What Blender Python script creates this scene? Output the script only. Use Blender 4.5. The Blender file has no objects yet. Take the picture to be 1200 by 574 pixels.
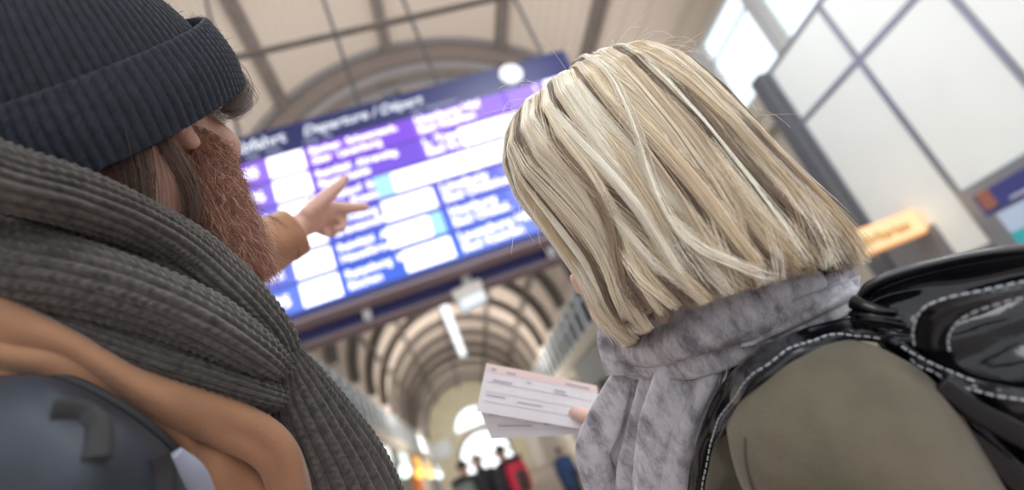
import bpy, bmesh, math, random
import numpy as np
from mathutils import Vector, Matrix
from mathutils.bvhtree import BVHTree

# ------------------------------------------------------------------ camera
EYE = 1.32
S = bpy.context.scene
COL = S.collection
FPX, CX, CY = 662.0, 600.0, 287.0
_axis = np.array([-40, 275, 662.0]); _axis /= np.linalg.norm(_axis)
_up = np.array([-700, -1687, 662.0]); _up -= _axis * (_up @ _axis); _up /= np.linalg.norm(_up)
_right = np.cross(_axis, _up)
if np.cross(_right, _axis) @ _up < 0: _right = -_right
ROT = np.stack([_right, _axis, _up])
ORG = np.array([0, 0, EYE])


def P(px, py, d):
    """a place in the station seen along pixel px,py of the photograph, d metres in front of the camera"""
    return Vector(ORG + ROT @ (np.array([(px - CX) / FPX, (py - CY) / FPX, 1.0]) * d))


def PX(p):
    q = ROT.T @ (np.array(p) - ORG)
    return CX + FPX * q[0] / q[2], CY + FPX * q[1] / q[2]


cam = bpy.data.cameras.new('camera')
cam.sensor_width = 36; cam.lens = FPX / 1200 * 36
cam.clip_start = 0.02; cam.clip_end = 400
cam.dof.use_dof = True; cam.dof.focus_distance = 0.54; cam.dof.aperture_fstop = 2.4
camo = bpy.data.objects.new('camera', cam); COL.objects.link(camo)
M4 = Matrix.Identity(4)
for i, v in enumerate((ROT @ [1, 0, 0], ROT @ [0, -1, 0], ROT @ [0, 0, -1], ORG)):
    for j in range(3): M4[j][i] = v[j]
camo.matrix_world = M4
S.camera = camo

# ------------------------------------------------------------------ light
S.view_settings.view_transform = 'Standard'
S.view_settings.look = 'None'
S.view_settings.gamma = 1.0
S.view_settings.use_curve_mapping = False
S.view_settings.exposure = 0.33
W = bpy.data.worlds.new('sky'); S.world = W; W.use_nodes = True
wn = W.node_tree.nodes; wn['Background'].inputs[0].default_value = (0.90, 0.95, 1.0, 1); wn['Background'].inputs[1].default_value = 1.4


def area(name, loc, aim, sx, sy, power, col=(1, 1, 1)):
    l = bpy.data.lights.new(name, 'AREA'); l.shape = 'RECTANGLE'; l.size = sx; l.size_y = sy; l.energy = power; l.color = col
    o = bpy.data.objects.new(name, l); COL.objects.link(o); o.location = loc
    o.rotation_euler = (Vector(aim) - Vector(loc)).to_track_quat('-Z', 'Y').to_euler()
    return o


# added fill lights without fixtures, brightening the vault, end wall and foreground
area('vault_side_fill', (-4.0, 42, 6.3), (0.0, 42, 12), 0.5, 74, 3600, (1, .95, .90))  # added uplight along the left cornice, no real fitting, lifts the vault
area('vault_side_fill', (7.0, 42, 6.3), (3.0, 42, 12), 0.5, 74, 3600, (1, .95, .90))  # matching added uplight on the right cornice
area('vault_crown_fill', (1.6, 11, 7.2), (1.6, 13, 14), 7, 5, 250, (1, .97, .94))  # added light hidden behind the board, brightens the vault crown
area('rear_fill', (2.5, -3.0, 6.5), (0.3, 0.6, 1.4), 3, 2, 110, (1, .98, .96))  # added fill from behind the camera for the foreground figures
area('overhead_fill', (-1.3, 2.2, 5.2), (0.1, 0.5, 1.5), .8, .8, 75, (1, .98, .97))  # added key light out of frame, aimed at the heads
area('overhead_fill', (2.6, 3.2, 7.6), (3.6, 3.2, 2.0), 2, 2, 170, (.97, 1, 1))  # added light out of frame, brightens the white panels and blonde hair
area('end_wall_fill', (-3.6, 64, EYE + 5.2), (1, 80, 9), .6, .6, 300, (1, .97, .9))  # added pair of lights, source unseen, brightens the end wall
area('end_wall_fill', (6.6, 64, EYE + 5.2), (2, 80, 9), .6, .6, 300, (1, .97, .9))

# ------------------------------------------------------------------ materials
def mat(name, col, rough=0.6, metal=0.0, var=0.0, vscale=20.0, bump=0.0, bscale=60.0, coat=0.0, spec=0.5, emit=None, es=0.0, sheen=0.0):
    m = bpy.data.materials.new(name); m.use_nodes = True
    nt = m.node_tree; b = nt.nodes['Principled BSDF']
    b.inputs['Base Color'].default_value = (*col, 1); b.inputs['Roughness'].default_value = rough
    b.inputs['Metallic'].default_value = metal; b.inputs['Coat Weight'].default_value = coat
    b.inputs['Specular IOR Level'].default_value = spec
    if sheen:
        b.inputs['Sheen Weight'].default_value = sheen; b.inputs['Sheen Roughness'].default_value = .5
    if emit:
        b.inputs['Emission Color'].default_value = (*emit, 1); b.inputs['Emission Strength'].default_value = es
    tc = nt.nodes.new('ShaderNodeTexCoord')
    if var:
        n = nt.nodes.new('ShaderNodeTexNoise'); n.inputs['Scale'].default_value = vscale; n.inputs['Detail'].default_value = 5
        r = nt.nodes.new('ShaderNodeValToRGB')
        r.color_ramp.elements[0].position = .3; r.color_ramp.elements[1].position = .7
        r.color_ramp.elements[0].color = (*[max(0, c * (1 - var)) for c in col], 1)
        r.color_ramp.elements[1].color = (*[min(1, c * (1 + var)) for c in col], 1)
        nt.links.new(tc.outputs['Object'], n.inputs['Vector']); nt.links.new(n.outputs['Fac'], r.inputs[0])
        nt.links.new(r.outputs[0], b.inputs['Base Color'])
    if bump:
        n = nt.nodes.new('ShaderNodeTexNoise'); n.inputs['Scale'].default_value = bscale; n.inputs['Detail'].default_value = 4
        bp = nt.nodes.new('ShaderNodeBump'); bp.inputs['Strength'].default_value = bump; bp.inputs['Distance'].default_value = .01
        nt.links.new(tc.outputs['Object'], n.inputs['Vector']); nt.links.new(n.outputs['Fac'], bp.inputs['Height'])
        nt.links.new(bp.outputs[0], b.inputs['Normal'])
    return m


def hairmat(name, rough=0.35, spec=0.4):
    m = bpy.data.materials.new(name); m.use_nodes = True
    nt = m.node_tree; b = nt.nodes['Principled BSDF']
    a = nt.nodes.new('ShaderNodeAttribute'); a.attribute_name = 'tint'
    nt.links.new(a.outputs['Color'], b.inputs['Base Color'])
    b.inputs['Roughness'].default_value = rough; b.inputs['Specular IOR Level'].default_value = spec
    return m


def emis(name, col, st):
    m = bpy.data.materials.new(name); m.use_nodes = True
    nt = m.node_tree; nt.nodes.clear()
    e = nt.nodes.new('ShaderNodeEmission'); e.inputs[0].default_value = (*col, 1); e.inputs[1].default_value = st
    o = nt.nodes.new('ShaderNodeOutputMaterial'); nt.links.new(e.outputs[0], o.inputs[0])
    return m


def glassmat(name):
    m = bpy.data.materials.new(name); m.use_nodes = True
    nt = m.node_tree; nt.nodes.clear()
    t = nt.nodes.new('ShaderNodeBsdfTransparent'); t.inputs[0].default_value = (.93, .97, .98, 1)
    g = nt.nodes.new('ShaderNodeBsdfGlossy'); g.inputs['Roughness'].default_value = .03
    f = nt.nodes.new('ShaderNodeFresnel'); f.inputs[0].default_value = 1.12
    mx = nt.nodes.new('ShaderNodeMixShader'); o = nt.nodes.new('ShaderNodeOutputMaterial')
    nt.links.new(f.outputs[0], mx.inputs[0]); nt.links.new(t.outputs[0], mx.inputs[1]); nt.links.new(g.outputs[0], mx.inputs[2])
    nt.links.new(mx.outputs[0], o.inputs[0])
    return m


def stripemat(name, c1, c2, scale, axis='Y', rough=.7):
    m = mat(name, c1, rough); nt = m.node_tree; b = nt.nodes['Principled BSDF']
    tc = nt.nodes.new('ShaderNodeTexCoord'); w = nt.nodes.new('ShaderNodeTexWave'); w.bands_direction = axis
    w.inputs['Scale'].default_value = scale; w.inputs['Distortion'].default_value = .2
    r = nt.nodes.new('ShaderNodeValToRGB'); r.color_ramp.elements[0].position = .03; r.color_ramp.elements[1].position = .12
    r.color_ramp.elements[0].color = (*c2, 1); r.color_ramp.elements[1].color = (*c1, 1)
    nt.links.new(tc.outputs['Object'], w.inputs['Vector']); nt.links.new(w.outputs['Fac'], r.inputs[0]); nt.links.new(r.outputs[0], b.inputs['Base Color'])
    return m


def tilemat(name, c1, c2, mortar, scale):
    m = mat(name, c1, .35); nt = m.node_tree; b = nt.nodes['Principled BSDF']
    tc = nt.nodes.new('ShaderNodeTexCoord'); w = nt.nodes.new('ShaderNodeTexBrick'); w.offset = 0
    w.inputs['Scale'].default_value = scale; w.inputs['Color1'].default_value = (*c1, 1); w.inputs['Color2'].default_value = (*c2, 1)
    w.inputs['Mortar'].default_value = (*mortar, 1); w.inputs['Mortar Size'].default_value = .01; w.inputs['Brick Width'].default_value = .5; w.inputs['Row Height'].default_value = .5
    nt.links.new(tc.outputs['Object'], w.inputs['Vector']); nt.links.new(w.outputs['Color'], b.inputs['Base Color'])
    return m


# ------------------------------------------------------------------ object helpers
def tag(o, label=None, cat=None, group=None, kind=None):
    if label: o['label'] = label
    if cat: o['category'] = cat
    if group: o['group'] = group
    if kind: o['kind'] = kind
    return o


def empty(name, loc, label, cat, group=None):
    o = bpy.data.objects.new(name, None); o.empty_display_size = .1; COL.objects.link(o); o.location = loc
    return tag(o, label, cat, group)


def link(name, me, m, parent=None, smooth=True):
    o = bpy.data.objects.new(name, me); COL.objects.link(o)
    if m: me.materials.append(m)
    if smooth and len(me.polygons): me.polygons.foreach_set('use_smooth', [True] * len(me.polygons))
    if parent:
        o.parent = parent
        o.matrix_parent_inverse = Matrix.Translation(parent.location).inverted()
    return o


class MB:
    """collects shapes in world space and links them as one mesh"""
    def __init__(s): s.v = []; s.f = []
    def add(s, v, f):
        n = len(s.v); s.v += [tuple(x) for x in v]; s.f += [[i + n for i in q] for q in f]
    def box(s, a, b, rot=None, piv=None):
        (x0, y0, z0), (x1, y1, z1) = a, b
        v = [Vector(c) for c in ((x0, y0, z0), (x1, y0, z0), (x1, y1, z0), (x0, y1, z0), (x0, y0, z1), (x1, y0, z1), (x1, y1, z1), (x0, y1, z1))]
        if rot is not None: v = [rot @ (c - piv) + piv for c in v]
        s.add(v, [(0, 3, 2, 1), (4, 5, 6, 7), (0, 1, 5, 4), (1, 2, 6, 5), (2, 3, 7, 6), (3, 0, 4, 7)])
    def bar(s, a, b, w, h=None, ref=(0, 0, 1)):
        a, b = Vector(a), Vector(b); h = h or w; t = (b - a).normalized(); r = Vector(ref)
        if abs(t.dot(r)) > .95: r = Vector((1, 0, 0))
        x = t.cross(r).normalized(); y = x.cross(t)
        v = [p + x * sx * w / 2 + y * sy * h / 2 for p in (a, b) for sx, sy in ((-1, -1), (1, -1), (1, 1), (-1, 1))]
        s.add(v, [(0, 1, 2, 3), (7, 6, 5, 4), (0, 4, 5, 1), (1, 5, 6, 2), (2, 6, 7, 3), (3, 7, 4, 0)])
    def cyl(s, a, b, ra, rb=None, n=16):
        a, b = Vector(a), Vector(b); rb = ra if rb is None else rb
        t = (b - a).normalized(); r = Vector((0, 0, 1)) if abs(t.z) < .9 else Vector((1, 0, 0)); x = t.cross(r).normalized(); y = t.cross(x)
        v = []
        for p, q in ((a, ra), (b, rb)):
            v += [p + (x * math.cos(2 * math.pi * i / n) + y * math.sin(2 * math.pi * i / n)) * q for i in range(n)]
        f = [(i, (i + 1) % n, n + (i + 1) % n, n + i) for i in range(n)] + [list(range(n))[::-1], list(range(n, 2 * n))]
        s.add(v, f)
    def capsule(s, a, b, ra, rb, n=14, m=5):
        a, b = Vector(a), Vector(b); d = b - a
        t = d.normalized() if d.length > 1e-6 else Vector((0, 0, 1)); r = Vector((0, 0, 1)) if abs(t.z) < .9 else Vector((1, 0, 0))
        x = t.cross(r).normalized(); y = t.cross(x); rings = []
        for i in range(m + 1):
            th = math.pi / 2 * i / m; rings.append((a - t * ra * math.cos(th), ra * math.sin(th)))
        for i in range(m + 1):
            th = math.pi / 2 * i / m; rings.append((b + t * rb * math.sin(th), rb * math.cos(th)))
        v = []; f = []
        for c, q in rings:
            q = max(q, 1e-5); v += [c + (x * math.cos(2 * math.pi * i / n) + y * math.sin(2 * math.pi * i / n)) * q for i in range(n)]
        for k in range(len(rings) - 1):
            f += [(k * n + i, k * n + (i + 1) % n, (k + 1) * n + (i + 1) % n, (k + 1) * n + i) for i in range(n)]
        s.add(v, f)
    def chain(s, pts):
        for (a, ra), (b, rb) in zip(pts[:-1], pts[1:]): s.capsule(a, b, ra, rb)
    def ellipsoid(s, fn, n=40, m=28):
        """fn(x,y,z on the unit sphere) -> place"""
        v = []; f = []
        for j in range(m + 1):
            th = math.pi * j / m
            for i in range(n):
                ph = 2 * math.pi * i / n; v.append(fn(math.sin(th) * math.cos(ph), math.sin(th) * math.sin(ph), math.cos(th)))
        for j in range(m):
            f += [(j * n + i, j * n + (i + 1) % n, (j + 1) * n + (i + 1) % n, (j + 1) * n + i) for i in range(n)]
        s.add(v, f)
    def mesh(s, name):
        me = bpy.data.meshes.new(name); me.from_pydata(s.v, [], s.f); me.update(); return me
    def build(s, name, m, parent=None, smooth=False, bevel=0, kind=None):
        o = link(name, s.mesh(name), m, parent, smooth)
        if bevel:
            b = o.modifiers.new('bevel', 'BEVEL'); b.width = bevel; b.segments = 2
        if kind: o['kind'] = kind
        return o


def fuse(mb, name, voxel, smooth=6):
    """one continuous skin over the collected shapes"""
    me = mb.mesh(name + '_raw'); o = bpy.data.objects.new('tmp', me); COL.objects.link(o)
    r = o.modifiers.new('r', 'REMESH'); r.mode = 'VOXEL'; r.voxel_size = voxel
    if smooth:
        q = o.modifiers.new('s', 'SMOOTH'); q.iterations = smooth; q.factor = .5
    dg = bpy.context.evaluated_depsgraph_get(); dg.update()
    out = bpy.data.meshes.new_from_object(o.evaluated_get(dg)); out.name = name
    bpy.data.objects.remove(o); return out


def cr(p, t):
    """Catmull-Rom through the list p, t in 0..1"""
    n = len(p) - 1; x = min(max(t, 0), 1) * n; i = min(int(x), n - 1); u = x - i
    p0 = p[i - 1] if i > 0 else p[0] * 2 - p[1]; p1 = p[i]; p2 = p[i + 1]; p3 = p[i + 2] if i + 2 <= n else p[n] * 2 - p[n - 1]
    return 0.5 * ((2 * p1) + (p2 - p0) * u + (2 * p0 - 5 * p1 + 4 * p2 - p3) * u * u + (3 * p1 - p0 - 3 * p2 + p3) * u ** 3)


def arr(pts): return [np.array(p, float) for p in pts]


def grid(mb, rows, nu, nv, thick=0.0, disp=None):
    """smooth sheet through rows of points; thick gives it a back and closed edges"""
    R = [arr(r) for r in rows]; Q = np.zeros((nv + 1, nu + 1, 3))
    for i in range(nu + 1):
        c = [cr(r, i / nu) for r in R]
        for j in range(nv + 1): Q[j, i] = cr(c, j / nv)
    du = np.gradient(Q, axis=1); dv = np.gradient(Q, axis=0); N = np.cross(du, dv); N /= np.linalg.norm(N, axis=2, keepdims=True) + 1e-9
    if ((ORG - Q) * N).sum() < 0: N = -N
    if disp is not None:
        D = np.array([[disp(i / nu, j / nv) * min(1, 7 * i / nu, 7 * (1 - i / nu)) * min(1, 6 * j / nv) for i in range(nu + 1)] for j in range(nv + 1)]); Q = Q + N * D[..., None]
    w = nu + 1; f = [(j * w + i, j * w + i + 1, (j + 1) * w + i + 1, (j + 1) * w + i) for j in range(nv) for i in range(nu)]
    v = Q.reshape(-1, 3)
    if thick:
        k = len(v); b = (Q - N * thick).reshape(-1, 3); v = np.concatenate([v, b]); f2 = [tuple(x + k for x in q[::-1]) for q in f]
        e = [(i, i + 1) for i in range(nu)] + [(j * w + nu, (j + 1) * w + nu) for j in range(nv)] + [(nv * w + i + 1, nv * w + i) for i in range(nu)] + [((j + 1) * w, j * w) for j in range(nv)]
        f = f + f2 + [(b_, a_, a_ + k, b_ + k) for a_, b_ in e]
    mb.add(v, f)
    return Q, N


def rope(mb, path, ra, rb=None, n=48, m=200, ribs=0, ribd=0.0, stitch=0.0, wob=0.0, seed=0, refs=None):
    """a soft tube along the path; ra/rb half sizes across and along the sight line, with knitted ribs"""
    p = arr(path); ra = arr([[x] for x in ra]); rb = arr([[x] for x in rb]) if rb is not None else ra
    C = np.array([cr(p, i / m) for i in range(m + 1)]); T = np.gradient(C, axis=0); T /= np.linalg.norm(T, axis=1, keepdims=True)
    L = np.concatenate([[0], np.cumsum(np.linalg.norm(np.diff(C, axis=0), axis=1))])
    v = []
    for i in range(m + 1):
        ref = C[i] - ORG if refs is None else np.array(refs)
        a = np.cross(T[i], ref); a /= np.linalg.norm(a); b = np.cross(a, T[i])
        A = cr(ra, i / m)[0]; B = cr(rb, i / m)[0]
        for k in range(n):
            th = 2 * math.pi * k / n; q = 1.0
            if wob: q += wob * math.sin(3 * th + seed + L[i] * 14) * math.sin(L[i] * 23 + seed * 2)
            d = 0.0
            if ribs:
                ph = ribs * th; rr = abs(math.cos(ph / 2)) ** .7
                d = ribd * (rr - .5) + stitch * math.sin(L[i] * 2 * math.pi / .0065 + abs((ph / 2 / math.pi) % 1 - .5) * 6.5) * rr
            v.append(C[i] + a * math.cos(th) * (A * q + d) + b * math.sin(th) * (B * q + d))
    f = [(i * n + k, i * n + (k + 1) % n, (i + 1) * n + (k + 1) % n, (i + 1) * n + k) for i in range(m) for k in range(n)]
    f += [list(range(n))[::-1], list(range(m * n, (m + 1) * n))]
    mb.add(v, f)


def strands(name, pts, rad, tint, m, parent, label=None):
    """hair: pts (n,k,3), rad (n,k) or scalar, tint (n,3)"""
    pts = np.asarray(pts, np.float32); n, k, _ = pts.shape
    hc = bpy.data.hair_curves.new(name); hc.add_curves([k] * n)
    base = np.array(parent.location, np.float32) if parent else 0
    hc.attributes['position'].data.foreach_set('vector', (pts).reshape(-1))
    if 'radius' not in hc.attributes: hc.attributes.new('radius', 'FLOAT', 'POINT')
    hc.attributes['radius'].data.foreach_set('value', np.broadcast_to(np.asarray(rad, np.float32), (n, k)).reshape(-1).copy())
    tint = np.asarray(tint, np.float32); a = hc.attributes.new('tint', 'FLOAT_COLOR', 'CURVE' if tint.ndim == 2 else 'POINT'); tint = tint.reshape(-1, 3)
    a.data.foreach_set('color', np.concatenate([tint, np.ones((len(tint), 1), np.float32)], 1).reshape(-1))
    hc.materials.append(m)
    o = bpy.data.objects.new(name, hc); COL.objects.link(o)
    if parent: o.parent = parent; o.matrix_parent_inverse = Matrix.Translation(parent.location).inverted()
    if label: o['label'] = label
    return o


def fuzz(name, me, parent, n, length, rad, col, m, rng, filt=None):
    """short loose fibres standing off a knitted surface"""
    k = len(me.vertices); co = np.zeros(k * 3); me.vertices.foreach_get('co', co); co = co.reshape(-1, 3)
    no = np.zeros(k * 3); me.vertices.foreach_get('normal', no); no = no.reshape(-1, 3)
    idx = np.arange(k)
    if filt is not None: idx = idx[filt(co, no)]
    idx = rng.choice(idx, n); p = co[idx] + rng.normal(0, .0008, (n, 3)); d = no[idx] + rng.normal(0, .6, (n, 3)); d /= np.linalg.norm(d, axis=1, keepdims=True)
    d2 = d + rng.normal(0, .7, (n, 3)); l = length * rng.uniform(.4, 1.3, (n, 1))
    pts = np.stack([p, p + d * l * .5, p + d * l * .6 + d2 * l * .5], 1)
    t = np.array(col) * rng.uniform(.5, 1.5, (n, 1))
    return strands(name, pts, [rad, rad * .8, rad * .4], t, m, parent)


def text(name, body, size, loc, m, parent, rot=(math.pi / 2, 0, 0), align='LEFT', ext=.003, spacing=1.0, shear=0):
    c = bpy.data.curves.new(name, 'FONT'); c.body = body; c.size = size; c.extrude = ext; c.align_x = align; c.space_line = spacing; c.shear = shear
    c.offset = size * .022
    o = bpy.data.objects.new(name, c); COL.objects.link(o); o.location = loc; o.rotation_euler = rot; c.materials.append(m)
    dg = bpy.context.evaluated_depsgraph_get()
    me = bpy.data.meshes.new_from_object(o.evaluated_get(dg)); me.transform(o.matrix_basis); bpy.data.objects.remove(o)
    me.materials.clear()
    return link(name, me, m, parent, False)


RNG = np.random.default_rng(5); random.seed(5)

# ================================================================== THE HALL
XL, XR, XC = -4.5, 7.5, 1.5
ZB, ZT, ZA = EYE + 4.6, EYE + 6.63, EYE + 12.4      # clerestory sill, springing, crown
Y0, Y1 = -4.0, 80.0
m_floor = tilemat('floor_tile', (.50, .40, .37), (.46, .37, .34), (.33, .27, .25), 1.0)
m_wall = mat('plaster', (.72, .68, .60), .8, var=.05, vscale=2)
m_cream = mat('cream_plaster', (.80, .74, .56), .8, var=.05, vscale=1)
m_vault = stripemat('vault_boards', (.66, .57, .49), (.57, .49, .42), 1.6, 'X')
m_rib = mat('rib_steel', (.19, .165, .15), .55, var=.15, vscale=3)
m_grey = mat('grey_steel', (.33, .32, .34), .5, .2)
m_dgrey = mat('dark_grey_steel', (.13, .135, .15), .5, .2)
m_white = mat('white_paint', (.80, .83, .87), .5)
m_glass = glassmat('window_glass')

b = MB(); b.box((XL - .5, Y0 - 4, -.2), (XR + 4, Y1 + 1, 0)); b.build('floor', m_floor, kind='structure')
PITCH, WW = 2.0, 1.7
ys = [4.7 + PITCH * k for k in range(37)]
for side, x0, x1 in (('left', XL - .16, XL), ('right', XR, XR + .16)):
    b = MB(); b.box((x0, Y0, 0), (x1, Y1, ZB)); b.box((x0, Y0, ZT - .12), (x1, Y1, ZT + .5))
    e = [Y0] + [q for y in ys for q in (y - WW / 2, y + WW / 2)] + [Y1]
    for y0_, y1_ in zip(e[::2], e[1::2]): b.box((x0, y0_, ZB), (x1, y1_, ZT - .12))
    b.build('wall_' + side, m_wall, kind='structure')
    b = MB()
    xi = x1 if side == 'left' else x0; sg = 1 if side == 'left' else -1
    b.box((min(xi, xi + sg * .3), Y0, ZB - .5), (max(xi, xi + sg * .3), Y1, ZB - .22)); b.box((min(xi, xi + sg * .25), Y0, ZB - .8), (max(xi, xi + sg * .25), Y1, ZB - .5))
    b.build('trim_' + ('1' if side == 'left' else '2'), m_wall, kind='structure')
    b = MB()
    for y0_, y1_ in zip(e[2:-2:2], e[3:-1:2]):
        b.box((min(xi, xi + sg * .035), (y0_ + y1_) / 2 - .11, ZB - .2), (max(xi, xi + sg * .035), (y0_ + y1_) / 2 + .11, ZT - .05))
    b.build('trim_' + ('3' if side == 'left' else '4'), m_white, kind='structure')
wi = 0
for xw in (XL - .03, XR + .03):
    for y in ys:
        wi += 1
        b = MB()
        for yy in (y - WW / 2 + .03, y + WW / 2 - .03): b.box((xw - .018, yy - .03, ZB), (xw + .018, yy + .03, ZT - .12))
        for zz in (ZB + .03, ZT - .15, ZB + 1.35): b.box((xw - .018, y - WW / 2, zz - .03), (xw + .018, y + WW / 2, zz + .03))
        fr = b.build('window_%d' % wi, m_white, kind='structure')
        b = MB(); b.box((xw - .008, y - WW / 2 + .03, ZB + .03), (xw + .008, y + WW / 2 - .03, ZT - .15)); b.build('pane', m_glass, fr)
# vault
def vault(t, r=0.0): return XC + (6.0 - r) * math.cos(t), ZT + (ZA - ZT - r) * math.sin(t)
b = MB(); NV = 64
for (ra, rb) in ((0, 0),):
    v = []
    for yy in (-4, Y1):
        for r_ in (0, -.25):
            v += [(vault(math.pi * i / NV, r_)[0], yy, vault(math.pi * i / NV, r_)[1]) for i in range(NV + 1)]
    k = NV + 1; f = []
    for i in range(NV):
        f += [(i, i + 1, 2 * k + i + 1, 2 * k + i), (k + i + 1, k + i, 3 * k + i, 3 * k + i + 1), (i + 1, i, k + i, k + i + 1), (2 * k + i, 2 * k + i + 1, 3 * k + i + 1, 3 * k + i)]
    b.add(v, f)
b.build('ceiling', m_vault, smooth=False, kind='structure')
def arch_bars(b, y, w, h, r, n=36):
    for i in range(n):
        a = vault(math.pi * i / n, r); c = vault(math.pi * (i + 1) / n, r)
        b.bar((a[0], y, a[1]), (c[0], y, c[1]), w, h, ref=(0, 1, 0))
for k in range(12):                     # arch ribs
    y = 20 + 5 * k; b = MB(); arch_bars(b, y, .50, .32, .26)
    b.build('trim_%d' % (20 + k), m_rib, kind='structure')
for i, t in enumerate((.16, .31, .5, .69, .84)):   # purlins
    x, z = vault(math.pi * t, .16); b = MB(); b.box((x - .13, 4, z - .16), (x + .13, Y1, z + .16))
    b.build('trim_%d' % (40 + i), m_rib, kind='structure')
# heavy lattice rib
g = empty('lattice_arch', (XC, 14, ZT), 'heavy grey lattice arch high above the departure board', 'arch')
bb = [MB(), MB()]; b2 = MB(); NA = 30
for i in range(NA):
    o_ = vault(math.pi * i / NA, .12), vault(math.pi * (i + 1) / NA, .12); q_ = vault(math.pi * i / NA, 1.0), vault(math.pi * (i + 1) / NA, 1.0)
    for dy, b in zip((-.35, .35), bb):
        b.bar((o_[0][0], 14 + dy, o_[0][1]), (o_[1][0], 14 + dy, o_[1][1]), .16, .12, ref=(0, 1, 0)); b.bar((q_[0][0], 14 + dy, q_[0][1]), (q_[1][0], 14 + dy, q_[1][1]), .16, .12, ref=(0, 1, 0))
        pass
    b2.bar(((o_[0][0] + q_[0][0]) / 2, 14, (o_[0][1] + q_[0][1]) / 2), ((o_[1][0] + q_[1][0]) / 2, 14, (o_[1][1] + q_[1][1]) / 2), .5, .8, ref=(0, 1, 0))
    for k in (.0, .5): b2.bar([(1 - k) * o_[0][0] + k * o_[1][0], 13.7, (1 - k) * o_[0][1] + k * o_[1][1] - .1], [(1 - k) * q_[0][0] + k * q_[1][0], 13.7, (1 - k) * q_[0][1] + k * q_[1][1] + .1], .12)
[b.build('chord', m_grey, g) for b in bb]; b2.build('web', mat('web_steel', (.26, .22, .20), .6), g)
for x, w in ((-2.4, .5), (1.12, .42), (5.3, .45), (7.0, .3)):
    top = EYE + 12.2 if x < 5 else EYE + 11; zb_ = EYE + 9.6
    b = MB(); b.box((x - w / 2, 14.5, zb_), (x + w / 2, 14.8, min(top, ZT + 5.6 * math.sqrt(max(0, 1 - ((x - XC) / 6) ** 2)))))
    b.build('hanger_post', m_grey, g)
# end wall
m_bright = emis('daylit_glass', (.95, .98, 1), 1.6)
b = MB(); b.box((XL, Y1, 0), (XR, Y1 + .4, ZA)); b.build('wall_end', m_cream, kind='structure')
b = MB()
def arcpoly(b, xc, zc, r, y, th, n=24, a0=0.0, a1=math.pi, zb=None):
    pts = [(xc + r * math.cos(a0 + (a1 - a0) * i / n), zc + r * math.sin(a0 + (a1 - a0) * i / n)) for i in range(n + 1)]
    if zb is not None: pts = [(pts[0][0], zb)] + pts + [(pts[-1][0], zb)]
    m = len(pts); v = [(x, y - th, z) for x, z in pts] + [(x, y, z) for x, z in pts]
    b.add(v, [list(range(m)), list(range(m, 2 * m))[::-1]] + [(i, m + i, m + (i + 1) % m, (i + 1) % m) for i in range(m)])
arcpoly(b, 1.9, EYE + 6.4, 2.6, Y1, .05); w0 = b.build('window_90', m_glass and m_bright, kind='structure')
b = MB()
for i in range(20):
    a, c = math.pi * i / 20, math.pi * (i + 1) / 20
    b.bar((1.9 + 2.7 * math.cos(a), Y1 - .1, EYE + 6.4 + 2.7 * math.sin(a)), (1.9 + 2.7 * math.cos(c), Y1 - .1, EYE + 6.4 + 2.7 * math.sin(c)), .2, .25, ref=(0, 1, 0))
for x in (1.0, 2.8): b.box((x - .05, Y1 - .12, EYE + 6.4), (x + .05, Y1 - .04, EYE + 8.7))
b.box((-.9, Y1 - .15, EYE + 6.2), (4.7, Y1 - .02, EYE + 6.45)); b.build('window_frame', m_white, w0)
b = MB(); arcpoly(b, 2.0, EYE + 2.2, 3.4, Y1, .06, zb=.02); w0 = b.build('window_91', m_bright, kind='structure')
b = MB()
for r_, w_ in ((3.5, .3), (2.0, .2)):
    for i in range(22):
        a, c = math.pi * i / 22, math.pi * (i + 1) / 22
        b.bar((2 + r_ * math.cos(a), Y1 - .15, EYE + 2.2 + r_ * math.sin(a)), (2 + r_ * math.cos(c), Y1 - .15, EYE + 2.2 + r_ * math.sin(c)), w_, .3, ref=(0, 1, 0))
for x in (-1.5, .2, 2, 3.8, 5.5): b.box((x - .12, Y1 - .2, 0), (x + .12, Y1 - .05, EYE + 2.3))
b.box((-1.5, Y1 - .2, EYE + 2.0), (5.5, Y1 - .05, EYE + 2.3)); b.build('window_frame', m_dgrey, w0)
b = MB(); b.box((XL, Y1 - .8, EYE + 4), (-1.9, Y1 - .05, EYE + 6.2)); b.build('trim_5', m_white, kind='structure')

# linear lamp
g = empty('linear_lamp', (XC, 24, EYE + 6.4), 'long white tubular lamp hanging along the middle of the hall', 'lamp')
def lx(y): return .69 + (y - 17.4) * .052
b = MB(); b.bar((lx(16.5), 16.5, EYE + 6.45), (lx(31), 31, EYE + 6.45), .24, .22); b.build('housing', m_grey, g)
b = MB(); b.bar((lx(21), 21, EYE + 6.28), (lx(31), 31, EYE + 6.28), .34, .2); b.build('diffuser', emis('lamp_light', (.95, .98, 1), 1.3), g)
for y in (18, 25, 30):
    b = MB(); b.cyl((lx(y), y, EYE + 6.5), (lx(y), y, ZA - .3), .025); b.build('hanger', m_dgrey, g)

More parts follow.
